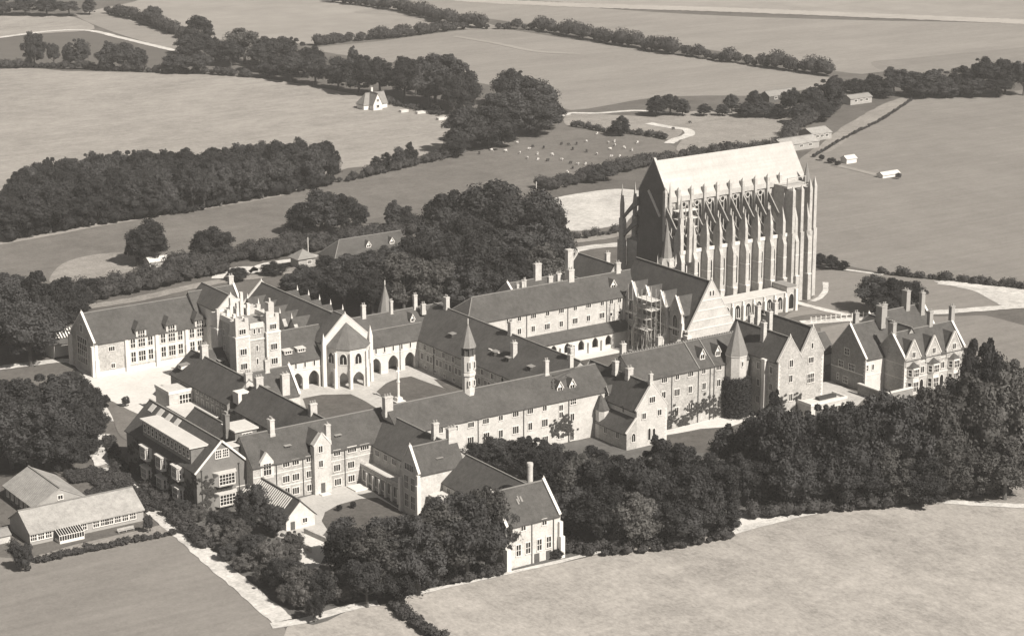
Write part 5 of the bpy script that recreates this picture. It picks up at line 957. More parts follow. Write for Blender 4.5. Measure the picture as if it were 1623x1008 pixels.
# ================================================================ vegetation
ICO = None
def ico():
    global ICO
    if ICO is None:
        import bmesh
        bm = bmesh.new(); bmesh.ops.create_icosphere(bm, subdivisions=2, radius=1.0)
        ICO = (np.array([v.co[:] for v in bm.verts]), np.array([[v.index for v in f.verts] for f in bm.faces])); bm.free()
    return ICO
def foliage(name, lobes, per, leaf, m, seed, jitter=0.62, blob=0.6, down=-0.55, shell=1.18):
    """lobes: (x,y,z,r[,squash]); leaf clumps on every lobe plus a rough inner mass"""
    r = np.random.RandomState(seed); V, F = ico(); vs = []; tri = []; quad = []; n0 = 0
    for (x, y, z, rad) in lobes:
        nz = 1 + 0.22 * r.randn(len(V), 1).clip(-1.5, 1.5); v = V * nz * rad * blob * np.array([1, 1, .85]) + np.array([x, y, z]); v[:, 2] = np.maximum(v[:, 2], .05)
        vs.append(v); tri.append(F + n0); n0 += len(v)
    C = np.array([l[:3] for l in lobes]); RR = np.array([l[3] for l in lobes]); k = len(lobes)
    idx = np.repeat(np.arange(k), per); n = len(idx)
    d = r.randn(n, 3); d /= np.linalg.norm(d, axis=1)[:, None]; d[:, 2] = np.where(d[:, 2] < down, -d[:, 2], d[:, 2])
    P = C[idx] + d * (RR[idx] * r.uniform(.6, shell, n))[:, None] * np.array([1, 1, .88]); P[:, 2] = np.maximum(P[:, 2], .2)
    nrm = d + r.randn(n, 3) * jitter; nrm /= np.linalg.norm(nrm, axis=1)[:, None]
    t = np.cross(nrm, r.randn(n, 3)); t /= np.linalg.norm(t, axis=1)[:, None]; b = np.cross(nrm, t)
    s = leaf * r.uniform(.55, 1.25, n)[:, None]; s2 = s * r.uniform(.5, .9, n)[:, None]
    q = np.stack([P - t * s - b * s2 * .3, P - t * .15 * s - b * s2, P + t * s + b * s2 * .25, P + t * .1 * s + b * s2], 1).reshape(-1, 3)
    vs.append(q); base = n0 + 4 * np.arange(n)[:, None] + np.arange(4)[None, :]
    me = bpy.data.meshes.new(name); allv = np.concatenate(vs); tf = np.concatenate(tri)
    me.vertices.add(len(allv)); me.vertices.foreach_set('co', allv.astype(np.float32).ravel())
    loops = np.concatenate([tf.ravel(), base.ravel()]).astype(np.int32); starts = np.concatenate([np.arange(len(tf)) * 3, len(tf) * 3 + np.arange(n) * 4]).astype(np.int32)
    me.loops.add(len(loops)); me.loops.foreach_set('vertex_index', loops); me.polygons.add(len(starts)); me.polygons.foreach_set('loop_start', starts)
    me.update(calc_edges=True); me.validate(); me.materials.append(MT[m] if isinstance(m, str) else m); return me
def crown_lobes(seed, R_=6.0, H=14.0, low=3.0, n=58, top=1.0, egg=0.0):
    r = random.Random(seed); L = []; cz = (low + H) / 2; rz = (H - low) / 2
    for i in range(n):
        u = r.uniform(-.9, 1); a = r.uniform(0, 6.283); c = math.sqrt(max(0, 1 - u * u)); q = r.uniform(.5, 1.0)
        w = 1 - egg * (u + 1) / 2
        lr = r.choice((.7, .9, 1.1, 1.4, 1.8, 2.2)) * r.uniform(.85, 1.15) * (R_ / 6.0) * (1.05 - .25 * abs(u))
        L.append((c * math.cos(a) * (R_ - lr * .55) * q * w * r.uniform(.9, 1.12), c * math.sin(a) * (R_ - lr * .55) * q * w * r.uniform(.9, 1.12), cz + u * (rz - lr * .5) * min(1, q + .12), lr))
    return L
CR = []
for i in range(6): CR.append(foliage('crown', crown_lobes(11 + i, low=(2.6, 1.6, 3.0, 1.2, 2.0, 1.0)[i], n=(64, 70, 56, 74, 66, 62)[i], egg=(.0, .15, .0, .3, .1, .45)[i]), 230, .27, 'leaf', 40 + i))
CR.append(foliage('crown', crown_lobes(21, H=11.0, low=.4, n=64), 230, .24, 'leaf_pale', 50)); CR.append(foliage('crown', crown_lobes(22, H=14, low=.8, n=72, egg=.35), 230, .26, 'leaf_dark', 51))
CR.append(foliage('crown', crown_lobes(23, H=14, low=2.4, n=52, egg=.62), 230, .25, 'leaf_dark', 52)); CR.append(foliage('crown', crown_lobes(24, H=11, low=.3, n=60), 230, .24, 'leaf', 53))
CR.append(foliage('crown', crown_lobes(25, low=1.4, n=66, egg=.1), 230, .27, 'leaf_mid', 54)); CR.append(foliage('crown', crown_lobes(26, low=.8, n=60, egg=.3), 230, .27, 'leaf_mid', 55))
def trunk_mesh(seed):
    r = random.Random(seed); b = MB()
    rings = [(0, .55), (1.5, .42), (4.0, .34), (7.0, .24), (10.0, .12)]; n = 8; px = py = 0; vs = []
    for z, rad in rings:
        vs += [(px + rad * math.cos(2 * math.pi * i / n), py + rad * math.sin(2 * math.pi * i / n), z) for i in range(n)]; px += r.uniform(-.2, .2); py += r.uniform(-.2, .2)
    b.add(vs, [(k * n + i, k * n + (i + 1) % n, (k + 1) * n + (i + 1) % n, (k + 1) * n + i) for k in range(len(rings) - 1) for i in range(n)])
    for k in range(6):
        a = r.uniform(0, 6.28); z = r.uniform(3.5, 7.0); b.bar((0, 0, z), (3.4 * math.cos(a), 3.4 * math.sin(a), z + r.uniform(1.5, 3.5)), .22)
    return b.mesh('trunk', MT['bark'])
TK = [trunk_mesh(i) for i in range(3)]
NT = [0]
def tree(x, y, h, r, v, label, group=None, name='broadleaf_tree', cat='tree'):
    NT[0] += 1; q = random.Random(NT[0] * 7 + 3); h = max(h, 1.0); r = max(r, .8)
    o = bpy.data.objects.new(name, None); o.location = (x, y, 0); o.rotation_euler = (0, 0, q.uniform(0, 6.28)); tag(link(o), label, cat, group)
    H = 11.0 if v in (6, 9) else 14.0
    t = bpy.data.objects.new('trunk', TK[NT[0] % 3]); t.scale = (r / 6 * 1.0, r / 6, h / 14 * .95); link(t, o)
    c = bpy.data.objects.new('crown', CR[v]); c.scale = (r / 5.7 * q.uniform(.95, 1.07), r / 5.7 * q.uniform(.95, 1.07), h / H); link(c, o); return o
ORD = ['first', 'second', 'third', 'fourth', 'fifth', 'sixth', 'seventh', 'eighth', 'ninth', 'tenth', 'eleventh', 'twelfth', 'thirteenth', 'fourteenth', 'fifteenth', 'sixteenth', 'seventeenth', 'eighteenth', 'nineteenth', 'twentieth']
def ranked(pts, base, rows=1):
    # labels by where each one stands as seen from the photograph: row by distance, then place from the left
    P = [((Vector((p[0], p[1], 0)) - CAM).dot(rt2) / (Vector((p[0], p[1], 0)) - CAM).dot(fw), (Vector((p[0], p[1], 0)) - CAM).dot(fw)) for p in pts]
    order = sorted(range(len(P)), key=lambda i: P[i][1]); out = [None] * len(P); n = len(P)
    for k in range(rows):
        ids = sorted(order[k * n // rows:(k + 1) * n // rows], key=lambda i: P[i][0])
        nm = '' if rows == 1 else ' ' + (('front', 'back') if rows == 2 else ('front', 'middle', 'back') if rows == 3 else ('nearest', 'second', 'third', 'farthest'))[k] + ' row'
        for j, i in enumerate(ids): out[i] = base + ',' + nm + (' ' + ORD[j] + ' from left' if j < 20 else ' ' + {20: 'twenty-first', 21: 'twenty-second', 22: 'twenty-third', 23: 'twenty-fourth', 24: 'twenty-fifth', 25: 'twenty-sixth', 26: 'twenty-seventh', 27: 'twenty-eighth', 28: 'twenty-ninth'}.get(j, 'far') + ' from left')
    return out
def grove(items, label, group, variants=(0, 1, 2, 3, 4, 5), name='broadleaf_tree', cat='tree'):
    if isinstance(label, str) and len(items) > 1: label = ranked(items, label, 3 if len(items) > 24 else 2 if len(items) > 11 else 1)
    for i, t in enumerate(items):
        v = t[4] if len(t) > 4 else variants[(i * 7 + len(items)) % len(variants)]
        tree(t[0], t[1], t[2], t[3], v, label[i] if isinstance(label, (list, tuple)) else label, group, name, cat)
def inside(p, poly):
    c = False; j = len(poly) - 1
    for i in range(len(poly)):
        if (poly[i][1] > p[1]) != (poly[j][1] > p[1]) and p[0] < (poly[j][0] - poly[i][0]) * (p[1] - poly[i][1]) / (poly[j][1] - poly[i][1]) + poly[i][0]: c = not c
        j = i
    return c
def wood(poly, gap, h, r, label, group, variants, seed):
    q = random.Random(seed); pts = []; xs = [p[0] for p in poly]; ys = [p[1] for p in poly]
    for k in range(6000):
        p = (q.uniform(min(xs), max(xs)), q.uniform(min(ys), max(ys)))
        if inside(p, poly) and all(math.dist(p, s) > gap for s in pts): pts.append(p)
    lab = ranked(pts, label, 4)
    for p, l in zip(pts, lab): tree(p[0], p[1], q.uniform(*h), q.uniform(*r), q.choice(variants), l, group)
wood([(-39.3,249.5),(-23.7,254.0),(-4.4,256.2),(14.5,256.5),(42.2,256.6),(74.3,263.2),(96.5,265.8),(119.9,271.4),(123.9,281.6),(103.7,295.8),(71.8,298.9),(40.9,314.4),(13.8,317.9),(-13.0,299.7)], 6.4, (16.5, 18.5), (5.8, 7.8), 'dark tree in the left hillside wood', 'trees of the left hillside wood', (0, 1, 3, 4, 1, 7), 5)
grove([(138.4,653.2,21.0,7.6),(147.6,646.7,15.2,4.3),(155.7,646.7,12.4,3.6),(161.0,642.9,16.0,6.9),(168.6,620.3,16.6,8.3),(176.2,614.9,15.8,8.3),(183.3,609.8,13.0,6.5)], ['tall tree at the far left of the hedge row above the pale hillside', 'slim tree second in the far left hedge row', 'narrow gappy tree third in the far left hedge row', 'ragged tree fourth in the far left hedge row', 'round tree fifth in the far left hedge row', 'broad round tree sixth in the far left hedge row', 'small round tree at the end of the far left hedge row'], None)
grove([(195.9,586.9,11.1,7.8),(205.2,580.2,11.8,8.5),(235.2,637.6,23.5,11.6),(225.9,632.1,14.5,8.2),(234.2,614.2,14.0,8.1),(243.5,595.7,20.5,12.1,10),(232.3,592.1,16.0,8.4),(250.1,568.0,20.2,10.8),(238.4,565.0,15.8,9.3),(246.7,542.4,21.2,9.2),(232.1,541.9,13.4,8.4),(235.0,523.8,16.0,8.3),(239.5,504.9,17.9,8.9),(249.3,529.7,18.3,8.1),(243.3,486.8,17.1,8.8),(244.5,466.0,20.9,9.7),(267.8,511.2,18.2,5.2),(251.2,456.3,20.1,9.4),(255.9,438.4,22.6,9.6),(267.0,445.0,22.1,7.7),(262.7,419.3,25.0,11.5),(263.4,404.8,26.7,13.6),(264.2,390.5,21.3,8.0),(253.9,411.5,22.8,8.8),(252.5,385.4,21.1,7.3)], 'round tree in the belt behind the cottage', 'trees of the long hill belt')
grove([(211.1,886.3,12.8,9.4),(222.1,874.4,12.3,9.4),(233.0,862.6,14.4,9.4),(245.2,853.8,11.0,8.5),(259.0,851.9,11.1,5.6)], 'tree along the top left picture edge', 'trees along the top left edge')
grove([(270.5,774.3,13.5,5.8)], 'lone round tree on the hedge line near the top left', None)
grove([(291.0,389.9,19.0,10.1),(217.1,300.1,20.1,12.3),(202.6,299.2,21.7,10.5),(239.3,319.2,23.0,13.8),(254.7,320.3,26.9,14.0),(266.3,324.3,19.7,9.2),(271.0,350.5,20.5,11.6),(220.1,313.2,17.9,11.0),(269.8,326.0,13.0,6.8),(222.7,300.0,17.2,9.4),(253.4,313.2,19.5,10.9),(193.7,290.9,10.5,5.7)], 'big tree in the clump right of the cottage', 'trees of the rounded clump', (0, 1, 4, 7))
grove([(166.5,287.1,10.6,3.9),(158.2,284.3,9.6,3.6),(150.0,281.5,8.7,3.9),(143.7,279.2,7.9,3.6),(184.5,295.6,4.1,3.2)], 'upright bush below the hillside field', 'bushes of the hillside hedge row', (3, 5))
grove([(40.5,127.5,8.8,5.8),(46.4,121.2,10.6,6.3),(54.6,117.7,12.5,6.7),(64.5,121.9,13.1,5.9),(43.6,108.0,11.8,6.6),(32.9,128.5,7.8,4.9),(36.9,115.9,10.3,5.5),(44.7,94.6,16.6,6.5),(92.8,137.2,24.5,10.8),(98.9,120.9,29.4,15.1),(104.2,103.2,28.6,13.8),(106.3,90.4,23.2,6.8),(74.2,115.1,23.3,10.5),(78.2,101.2,23.0,12.4),(86.0,84.8,22.8,12.4),(94.1,77.0,22.7,7.8),(52.2,97.7,20.3,9.0),(56.6,84.2,21.2,10.0),(62.7,69.8,22.1,10.8),(73.4,66.4,19.1,8.6),(32.7,90.7,19.9,9.7),(33.8,76.0,20.5,8.7,10),(29.9,102.9,15.7,7.8),(44.2,72.7,17.5,8.7,10),(52.9,66.6,15.3,7.7),(31.3,123.0,10.5,6.9),(18.9,90.4,15.4,6.6),(22.6,78.0,15.2,6.5),(15.6,112.9,11.2,7.8),(16.1,123.0,6.3,4.6),(15.0,103.1,11.1,6.7),(83.4,65.5,19.0,7.8,11),(61.6,60.5,14.9,6.6),(68.2,94.0,23.8,10.0),(60.5,99.4,21.6,8.9),(97.2,90.0,25.3,10.1),(93.2,104.1,27.9,11.4),(38.5,88.7,17.7,7.5),(25.4,89.8,17.2,7.5)], 'huge dark tree behind the quadrangle', 'trees of the grove behind the quadrangle', (0, 1, 7, 4, 7, 2))
grove([(66.4,190.8,17.9,11.2),(60.4,195.0,13.4,7.6),(73.6,185.7,15.9,7.6),(85.4,193.3,10.1,4.0)], 'broad dark tree left of the long barn', 'trees left of the long barn', (0, 1, 7))
grove([(95.0,183.9,11.6,4.7),(98.1,179.0,9.6,3.2),(99.4,172.8,7.0,3.7)], 'small tree behind the long barn', 'trees behind the long barn', (3, 4))
grove([(-8.3,186.6,17.0,8.1),(-12.9,187.5,14.2,4.4),(13.6,178.3,12.9,7.7),(11.6,184.5,8.1,4.9)], ['tall dark tree with ragged top above the hall roof at left', 'narrow tree at the left side of the tall ragged tree', 'round dark tree beside the road hedge above the hall', 'low tree left of the round tree above the hall'], None, (1, 3, 9, 9))
grove([(7.1,146.5,5.1,4.0),(22.1,147.1,4.7,4.8)], ['round bush between the loops of the chalk road', 'round bush right of the chalk road loops'], None, (9,), 'bush', 'bush')
grove([(-93.5,104.4,22.5,9.1),(-81.1,113.2,23.0,9.3),(-68.5,122.6,17.1,8.5),(-85.8,134.7,17.1,8.5),(-93.4,89.2,19.4,9.0),(-64.0,138.5,12.2,7.6),(-45.6,155.7,6.7,6.8),(-72.1,163.9,10.7,8.8),(-102.6,102.2,20.3,8.1),(-85.0,98.5,18.5,7.1),(-56.8,139.3,9.6,6.6),(-80.1,132.6,17.1,8.3)], 'dark tree left of the hall', 'trees of the left edge wood', (0, 1, 7, 4))
grove([(-124.9,21.0,18.2,9.8),(-115.3,20.9,18.0,9.8),(-106.3,20.1,15.2,7.3),(-99.0,28.9,9.8,4.7),(-134.3,2.0,17.6,9.4),(-126.9,-4.4,18.0,9.4),(-116.7,-1.5,15.4,7.8),(-107.7,9.0,11.0,4.5),(-128.6,30.2,16.5,8.1),(-131.3,-3.8,15.1,7.7),(-123.6,-9.1,13.4,6.9),(-140.4,4.4,16.7,7.6)], 'dark left tree below the gravel court', 'trees of the grove below the gravel court', (0, 1, 7, 4))
grove([(-90.8,63.2,4.3,3.6),(-86.9,34.1,3.3,1.3)], ['small bush by the corner of the hall', 'tiny bush on the edge of the gravel court'], None, (9,), 'bush', 'bush')
grove([(-101.2,-72.4,10.6,4.1),(-100.9,-83.1,8.5,3.4),(-106.2,-77.4,6.9,3.4)], 'dark garden tree beside the brick house gable', 'garden trees by the brick house', (1, 4))
grove([(-111.0,-74.0,6.9,3.5),(-114.7,-76.6,4.6,2.8),(-113.6,-86.4,6.4,3.5),(-111.9,-93.5,6.7,4.0),(-111.3,-100.6,7.9,4.0),(-108.5,-103.5,6.6,3.5),(-115.5,-114.5,8.3,3.9),(-116.1,-107.7,5.6,3.4),(-111.6,-62.0,4.3,2.8),(-111.7,-54.4,3.4,2.2),(-116.1,-125.6,7.3,3.3),(-116.5,-98.5,4.3,3.0),(-117.1,-89.9,4.1,2.5),(-117.7,-121.0,5.2,2.8),(-113.4,-107.7,6.2,3.2),(-112.6,-115.2,7.0,3.2),(-109.6,-81.2,6.5,3.1)], 'pale grey shrub along the chalk path', 'shrubs along the chalk path', (6, 6, 9), 'shrub', 'shrub')
grove([(-114.2,-121.7,9.2,4.4),(-112.5,-127.3,8.5,4.4),(-108.6,-127.3,7.6,3.7),(-118.0,-133.7,6.3,2.2),(-104.0,-97.0,6.7,3.2)], 'dark shrub between chalk path and terrace', 'shrubs by the terrace', (9, 6), 'shrub', 'shrub')
grove([(-101.3,-121.6,15.4,6.7),(-95.2,-107.0,11.1,5.4),(-99.0,-129.5,15.9,7.3,10),(-90.0,-120.2,15.0,6.8),(-91.1,-133.2,18.4,8.0),(-83.6,-132.0,19.4,8.1,11),(-79.4,-122.7,17.3,6.1),(-77.6,-133.4,20.9,8.2),(-69.7,-129.5,20.4,6.8,10),(-60.5,-121.2,13.6,4.7),(-64.7,-130.1,14.8,3.9),(-79.2,-108.3,8.1,5.5,11),(-68.0,-116.0,14.4,5.4),(-104.3,-132.9,12.1,5.1),(-97.3,-135.1,11.3,5.1),(-70.0,-124.5,17.4,4.6)], 'leafy tree between lower court and field', 'trees between lower court and field', (0, 1, 2, 3, 4))
grove([(-33.6,-71.6,8.1,5.2),(-29.0,-77.2,9.6,6.0),(-24.9,-83.1,11.3,6.0),(-16.5,-79.8,7.1,4.4),(-26.1,-66.9,7.1,4.4)], 'low tree against the long south range', 'trees against the south range', (9, 4, 9))
grove([(-31.8,-98.7,13.6,6.6),(-23.8,-98.5,11.1,5.8),(-31.9,-115.2,16.6,7.2,11),(-29.3,-122.3,18.1,7.2),(-29.4,-132.7,19.5,7.8),(-39.4,-133.3,15.3,7.0),(-33.9,-138.6,14.1,7.0,10),(-24.4,-141.2,16.1,7.0),(-16.8,-141.4,17.9,7.1),(-10.3,-140.7,18.0,6.3),(-2.7,-118.8,15.3,6.6),(-0.3,-126.1,13.5,6.5),(-42.0,-123.9,13.0,5.5),(-37.0,-111.6,13.3,4.9),(-9.4,-144.0,10.6,4.8),(-22.7,-144.9,10.5,5.5),(-12.8,-94.5,9.6,5.1),(-15.0,-109.2,11.1,5.6),(-20.1,-127.6,14.0,6.2)], 'dark tree below the catslide wing', 'trees below the catslide wing', (0, 1, 7, 4, 2, 7))
grove([(-8.0,-115.2,17.3,6.9)], 'spreading dark pine rising before the catslide wing', None, (8,), 'pine_tree')
grove([(16.8,-115.0,15.6,5.9),(19.3,-122.6,20.6,7.5),(18.4,-133.5,25.3,7.4),(30.9,-106.5,12.4,5.2),(23.7,-137.2,22.0,8.2),(25.9,-144.3,25.1,8.9),(34.3,-144.5,26.6,8.2),(42.8,-144.7,26.8,8.3),(46.5,-150.1,27.6,9.0),(53.5,-152.1,28.5,9.1,10),(61.8,-155.1,31.1,9.9,11),(70.3,-158.0,30.4,9.2,10),(79.2,-158.4,27.6,8.4,11),(99.4,-134.9,23.5,8.0,10),(77.6,-132.7,21.4,7.8),(66.9,-131.6,17.7,6.9),(42.7,-120.9,17.6,6.0),(55.2,-117.1,14.3,6.1),(62.2,-122.0,17.0,7.0),(15.0,-142.2,15.0,6.5),(25.6,-146.9,15.9,6.5),(40.6,-151.7,16.0,7.4,11),(52.8,-157.3,16.9,7.4,10),(11.5,-134.3,11.8,5.7),(64.6,-165.6,16.9,7.4,11),(6.0,-130.5,13.5,4.9),(33.7,-149.7,11.8,5.7),(44.2,-157.0,13.5,6.5),(61.1,-160.2,14.5,7.4,10)], 'dark tree in the lower right wood', 'trees of the lower right wood', (0, 1, 7, 4, 7, 2))
grove([(35.6,-109.8,20.5,3.9),(85.4,-138.1,33.0,7.2),(97.2,-121.4,27.5,4.9)], ['slim dark conifer in front of the twin gables', 'tall dark conifer beside the gabled house at right', 'smaller dark conifer by the bay windows of the gabled house'], None, (8, 8, 8), 'conifer')
grove([(163.9,-12.9,12.4,5.9),(166.3,-19.5,12.8,6.5),(174.8,-18.5,10.7,5.5),(162.9,-20.0,10.2,7.6)], 'dark tree on the lawn right of the chapel', 'trees of the lawn clump', (0, 7, 1, 7))
grove([(384.4,281.0,15.5,5.0),(393.1,274.8,14.9,8.2),(405.3,277.1,17.9,8.2),(448.1,316.5,10.7,7.0),(448.4,304.2,10.6,6.9),(463.3,305.7,11.4,7.0),(472.5,299.2,15.4,7.7),(480.6,293.4,12.4,8.7),(490.4,286.5,14.0,10.3),(501.2,278.9,15.7,8.7),(513.3,275.2,19.4,8.7),(523.0,268.2,19.4,8.7),(528.2,259.7,19.0,7.0),(377.3,264.5,9.7,7.7),(390.8,265.7,9.4,7.8),(462.7,296.5,9.3,7.3),(480.1,284.1,9.3,7.3),(503.2,272.6,10.0,8.3),(513.9,264.9,10.7,8.3),(491.0,278.8,9.7,8.3)], 'round tree in the upper right belt', 'trees of the upper right belt')
grove([(333.3,323.7,10.2,6.3),(341.2,322.5,10.2,6.4),(344.1,316.0,8.3,4.7),(352.9,309.8,6.1,4.1),(368.9,307.4,9.6,4.1),(378.2,300.8,11.2,5.7),(367.6,295.0,7.6,6.3),(375.3,289.6,7.6,6.3),(360.4,304.5,5.7,4.1),(379.1,282.5,7.0,5.3)], 'small tree beyond the rough field', 'trees beyond the rough field', (3, 4, 0))
grove([(286.1,290.1,9.7,5.1),(218.1,212.0,7.8,5.5),(210.9,210.6,6.1,4.1),(192.7,45.9,4.2,3.0),(192.2,39.3,4.9,3.4),(194.3,35.6,3.5,2.3),(297.8,226.5,6.1,3.8)], ['dark tree beside the bend of the farm road', 'dark round bush in the hedge left of the chapel roof', 'low bush left of the round hedge bush', 'dark bush at the field edge right of the chapel', 'rounded dark bush in the middle at the field edge right of the chapel', 'small bush at the end of the field edge right of the chapel', 'dark round bush just above the chapel ridge'], None, (4, 9, 9, 9, 9, 9, 9), 'bush', 'bush')
grove([(323.6,190.3,2.9,1.3),(323.4,183.4,2.6,2.0),(321.8,177.6,2.3,1.4),(323.5,141.0,2.8,1.4),(-52.4,-133.3,2.4,1.8),(-159.4,-68.8,7.1,2.5),(-125.1,-62.7,4.9,1.2),(-75.1,-76.5,2.0,0.6),(-78.8,-76.1,1.8,0.6),(123.6,-32.2,2.1,1.0)], ['tiny bush left on the cricket field edge', 'low wide bush in the middle of the cricket field edge', 'tiny bush right on the cricket field edge', 'dark bush at the end of the pavilion', 'round bush at the foot of the end house', 'ragged bush in front of the long hut', 'small bush at the corner of the long hut', 'small sapling right on the edge of the court lawn', 'small sapling left on the edge of the court lawn', 'tiny bush on the grass behind the gabled house'], None, (9,), 'bush', 'bush')
def hedge(pts, w, h, label, seed, leaf=.42, per=46, gap=1.5, m='hedge', name='hedge', vary=.6):
    leaf *= .66; per = int(per * 2.1 * min(4, max(1, (h / 3.2) ** 2))); gap *= .62
    r = random.Random(seed); L = []; ox, oy = pts[0]
    for i in range(len(pts) - 1):
        a, b = pts[i], pts[i + 1]; d = math.dist(a, b); nx, ny = -(b[1] - a[1]) / d, (b[0] - a[0]) / d; k = max(1, int(d / (h * .5 * gap)))
        rows = max(1, int(round(w / (h * .9))))
        for j in range(k):
            for q in range(rows):
                t = (j + r.uniform(0, 1)) / k; o = (q + .5) / rows - .5 + r.uniform(-.2, .2) / rows; rad = h * .5 * r.uniform(1 - vary, 1 + vary * .7)
                L.append((a[0] + (b[0] - a[0]) * t + nx * o * w - ox, a[1] + (b[1] - a[1]) * t + ny * o * w - oy, rad * .85, rad * 1.05))
    o = bpy.data.objects.new(name, foliage(name, L, per, leaf, m, seed, down=-.1, shell=1.06, blob=.66)); o.location = (ox, oy, 0); return tag(link(o), label, 'hedge')
hedge([(426.0,815.4),(435.2,782.9),(439.0,738.7),(432.6,680.5),(436.2,640.8),(462.6,614.7),(465.2,550.2),(467.7,490.3),(473.4,455.6),(481.5,408.9),(489.2,364.5)], 8, 9, 'long far hedgerow of trees slanting across the top right fields', 1, .8)
hedge([(310.9,634.1),(341.3,638.9),(366.1,634.7),(397.3,640.0),(429.6,645.5)], 7, 7, 'far hedgerow meeting the long hedgerow above the belt', 2, .8); hedge([(271.4,851.0),(274.3,801.7),(263.3,722.0),(256.6,686.1)], 7, 7, 'hedgerow by the lone round tree near the top left', 3, .8)
hedge([(108.4,668.8),(139.8,652.2),(165.7,622.4),(191.1,593.1),(209.4,574.5),(223.5,548.1)], 5, 5, 'low dark hedge along the top of the pale hillside field', 4, .6)
hedge([(184.3,210.3),(208.0,215.8),(242.3,225.0),(266.6,228.8),(283.7,227.4),(305.8,222.7),(327.9,221.9)], 10, 5, 'thick hedge running behind the chapel ridge', 5, .55); hedge([(327.9,221.9),(366.3,255.7),(393.1,268.3),(423.0,287.1)], 8, 6, 'dark hedge climbing from the chapel to the upper right belt', 6, .6)
hedge([(201.4,23.8),(207.7,12.8),(217.2,-2.6),(229.3,-23.9)], 3.5, 3, 'low hedge along the field at the right edge', 7, .45); hedge([(122.1,273.1),(144.4,278.7),(169.0,287.0),(193.9,294.3)], 6, 4.5, 'hedge under the upright bushes below the hillside field', 8, .5)
hedge([(-56.2,154.8),(-30.5,157.7),(1.7,163.6),(8.1,163.7)], 16, 6, 'broad shrubbery along the chalk road above the hall', 9, .5); hedge([(-3.3,173.9),(12.3,174.5),(41.6,180.4),(52.3,180.3)], 12, 5.5, 'upper shrubbery band above the chalk road', 10, .5)
hedge([(26.4,171.7),(48.4,173.2),(72.2,176.5),(109.3,176.5)], 12, 5, 'scrub between the barn and the pasture', 11, .5); hedge([(137.9,130.3),(150.9,128.9),(166.0,128.7)], 4, 3.2, 'dark hedge beside the lane left of the chapel', 12, .45)
hedge([(-155.1,-66.0),(-137.5,-66.3),(-119.3,-67.3)], 2.2, 2.0, 'clipped garden hedge between the hut garden and the field', 13, .35, 60); hedge([(-155.8,-52.2),(-158.4,-69.5)], 2.4, 2.2, 'short garden hedge at the left end of the long hut', 14, .35)
hedge([(-110.9,-31.1),(-116.2,-63.6),(-117.7,-80.6)], 4, 2.5, 'shrub border on the house side of the chalk path', 16, .4); hedge([(-104.1,7.8),(-115.2,-28.1),(-117.2,-43.9)], 3, 2.0, 'low growth along the other side of the chalk path', 17, .4)
hedge([(-98.9,-135.8),(-100.6,-145.3),(-100.4,-157.9)], 3, 2.2, 'ragged hedge running to the bottom edge between two hayfields', 18, .4); hedge([(-109.4,-124.1),(-104.3,-126.7),(-92.4,-129.1),(-67.6,-133.8)], 5, 3, 'undergrowth at the foot of the lower clump', 19, .4)
hedge([(-51.1,-125.7),(-42.4,-136.8),(-26.2,-143.0),(-8.4,-145.2)], 6, 3.5, 'undergrowth along the field edge below the middle wood', 20, .45); hedge([(3.3,-138.5),(14.7,-142.1),(36.1,-151.4),(53.2,-156.5),(69.9,-162.3)], 6, 4, 'undergrowth along the field edge below the right wood', 21, .45)
hedge([(-61.2,-129.6),(-49.9,-126.6),(-41.8,-123.1)], 4, 3, 'bushes behind the end house garden wall', 22, .4)
hedge([(-131.7,-33.9),(-119.9,-30.7),(-120.1,-50.2)], 9, 1.6, 'dark kitchen garden rows behind the long hut', 24, .35, 50); hedge([(-125.4,-15.1),(-117.0,-16.2),(-118.2,-28.9)], 9, 1.6, 'dark vegetable plot beside the gabled hut', 25, .35, 50)
hedge([(282.0,325.6),(285.9,302.3),(297.2,282.2),(297.4,270.3)], 4, 3, 'hedge under the farm road bend', 26, .5); hedge([(325.7,197.8),(361.0,219.5),(418.6,250.2),(469.3,282.3)], 1.6, 1.3, 'thin hedge along the allotments by the playing field', 27, .5, gap=3)
hedge([(-37.7,250.9),(-23.3,255.0),(-4.0,257.3),(15.0,257.6),(42.7,257.7),(74.9,264.3),(97.2,267.0),(118.6,272.4)], 6, 6, 'dark undergrowth along the near edge of the left hillside wood', 29, .5, m='leaf_dark')
hedge([(242.5,443.1),(244.0,414.0),(245.4,386.0)], 5, 3, 'garden bushes beside the white cottage', 28, .5, gap=3)
# creeper on walls: parts of their houses
def ivy(rootname, face, plane, blobs, seed, m='ivy'):
    root = bpy.data.objects[rootname]; L = []
    for (a, z, rad) in blobs:
        r = random.Random(seed + int(a * 10) + int(z * 100))
        for k in range(int(16 * rad)):
            aa = a + r.gauss(0, rad * .62); zz = z + r.gauss(0, rad * .6); s = r.uniform(.28, .62)
            L.append((aa - root.location[0], plane - root.location[1], max(.25, zz), s) if face == 'S' else (plane - root.location[0], aa - root.location[1], max(.25, zz), s))
    me = foliage('ivy', L, 46, .16, m, seed)
    ax = 1 if face == 'S' else 0; c = np.empty(len(me.vertices) * 3, np.float32); me.vertices.foreach_get('co', c); c = c.reshape(-1, 3); p0 = plane - root.location[ax]
    c[:, ax] = p0 - np.abs(c[:, ax] - p0) * .35 - .02; me.vertices.foreach_set('co', c.ravel()); me.update()
    o = bpy.data.objects.new('ivy', me); link(o, root); return o
ivy('east_range', 'S', -72.2, [(27.5, 1.5, 1.5), (31, 3.5, 1.8), (34.5, 1.2, 1.5), (38, 3.8, 2.0), (41.5, 4.5, 2.0), (44, 5.0, 2.2), (46.5, 2.0, 1.6), (48.5, 4.2, 1.8), (29, 1.2, 1.3), (36, 1.2, 1.4)], 1)
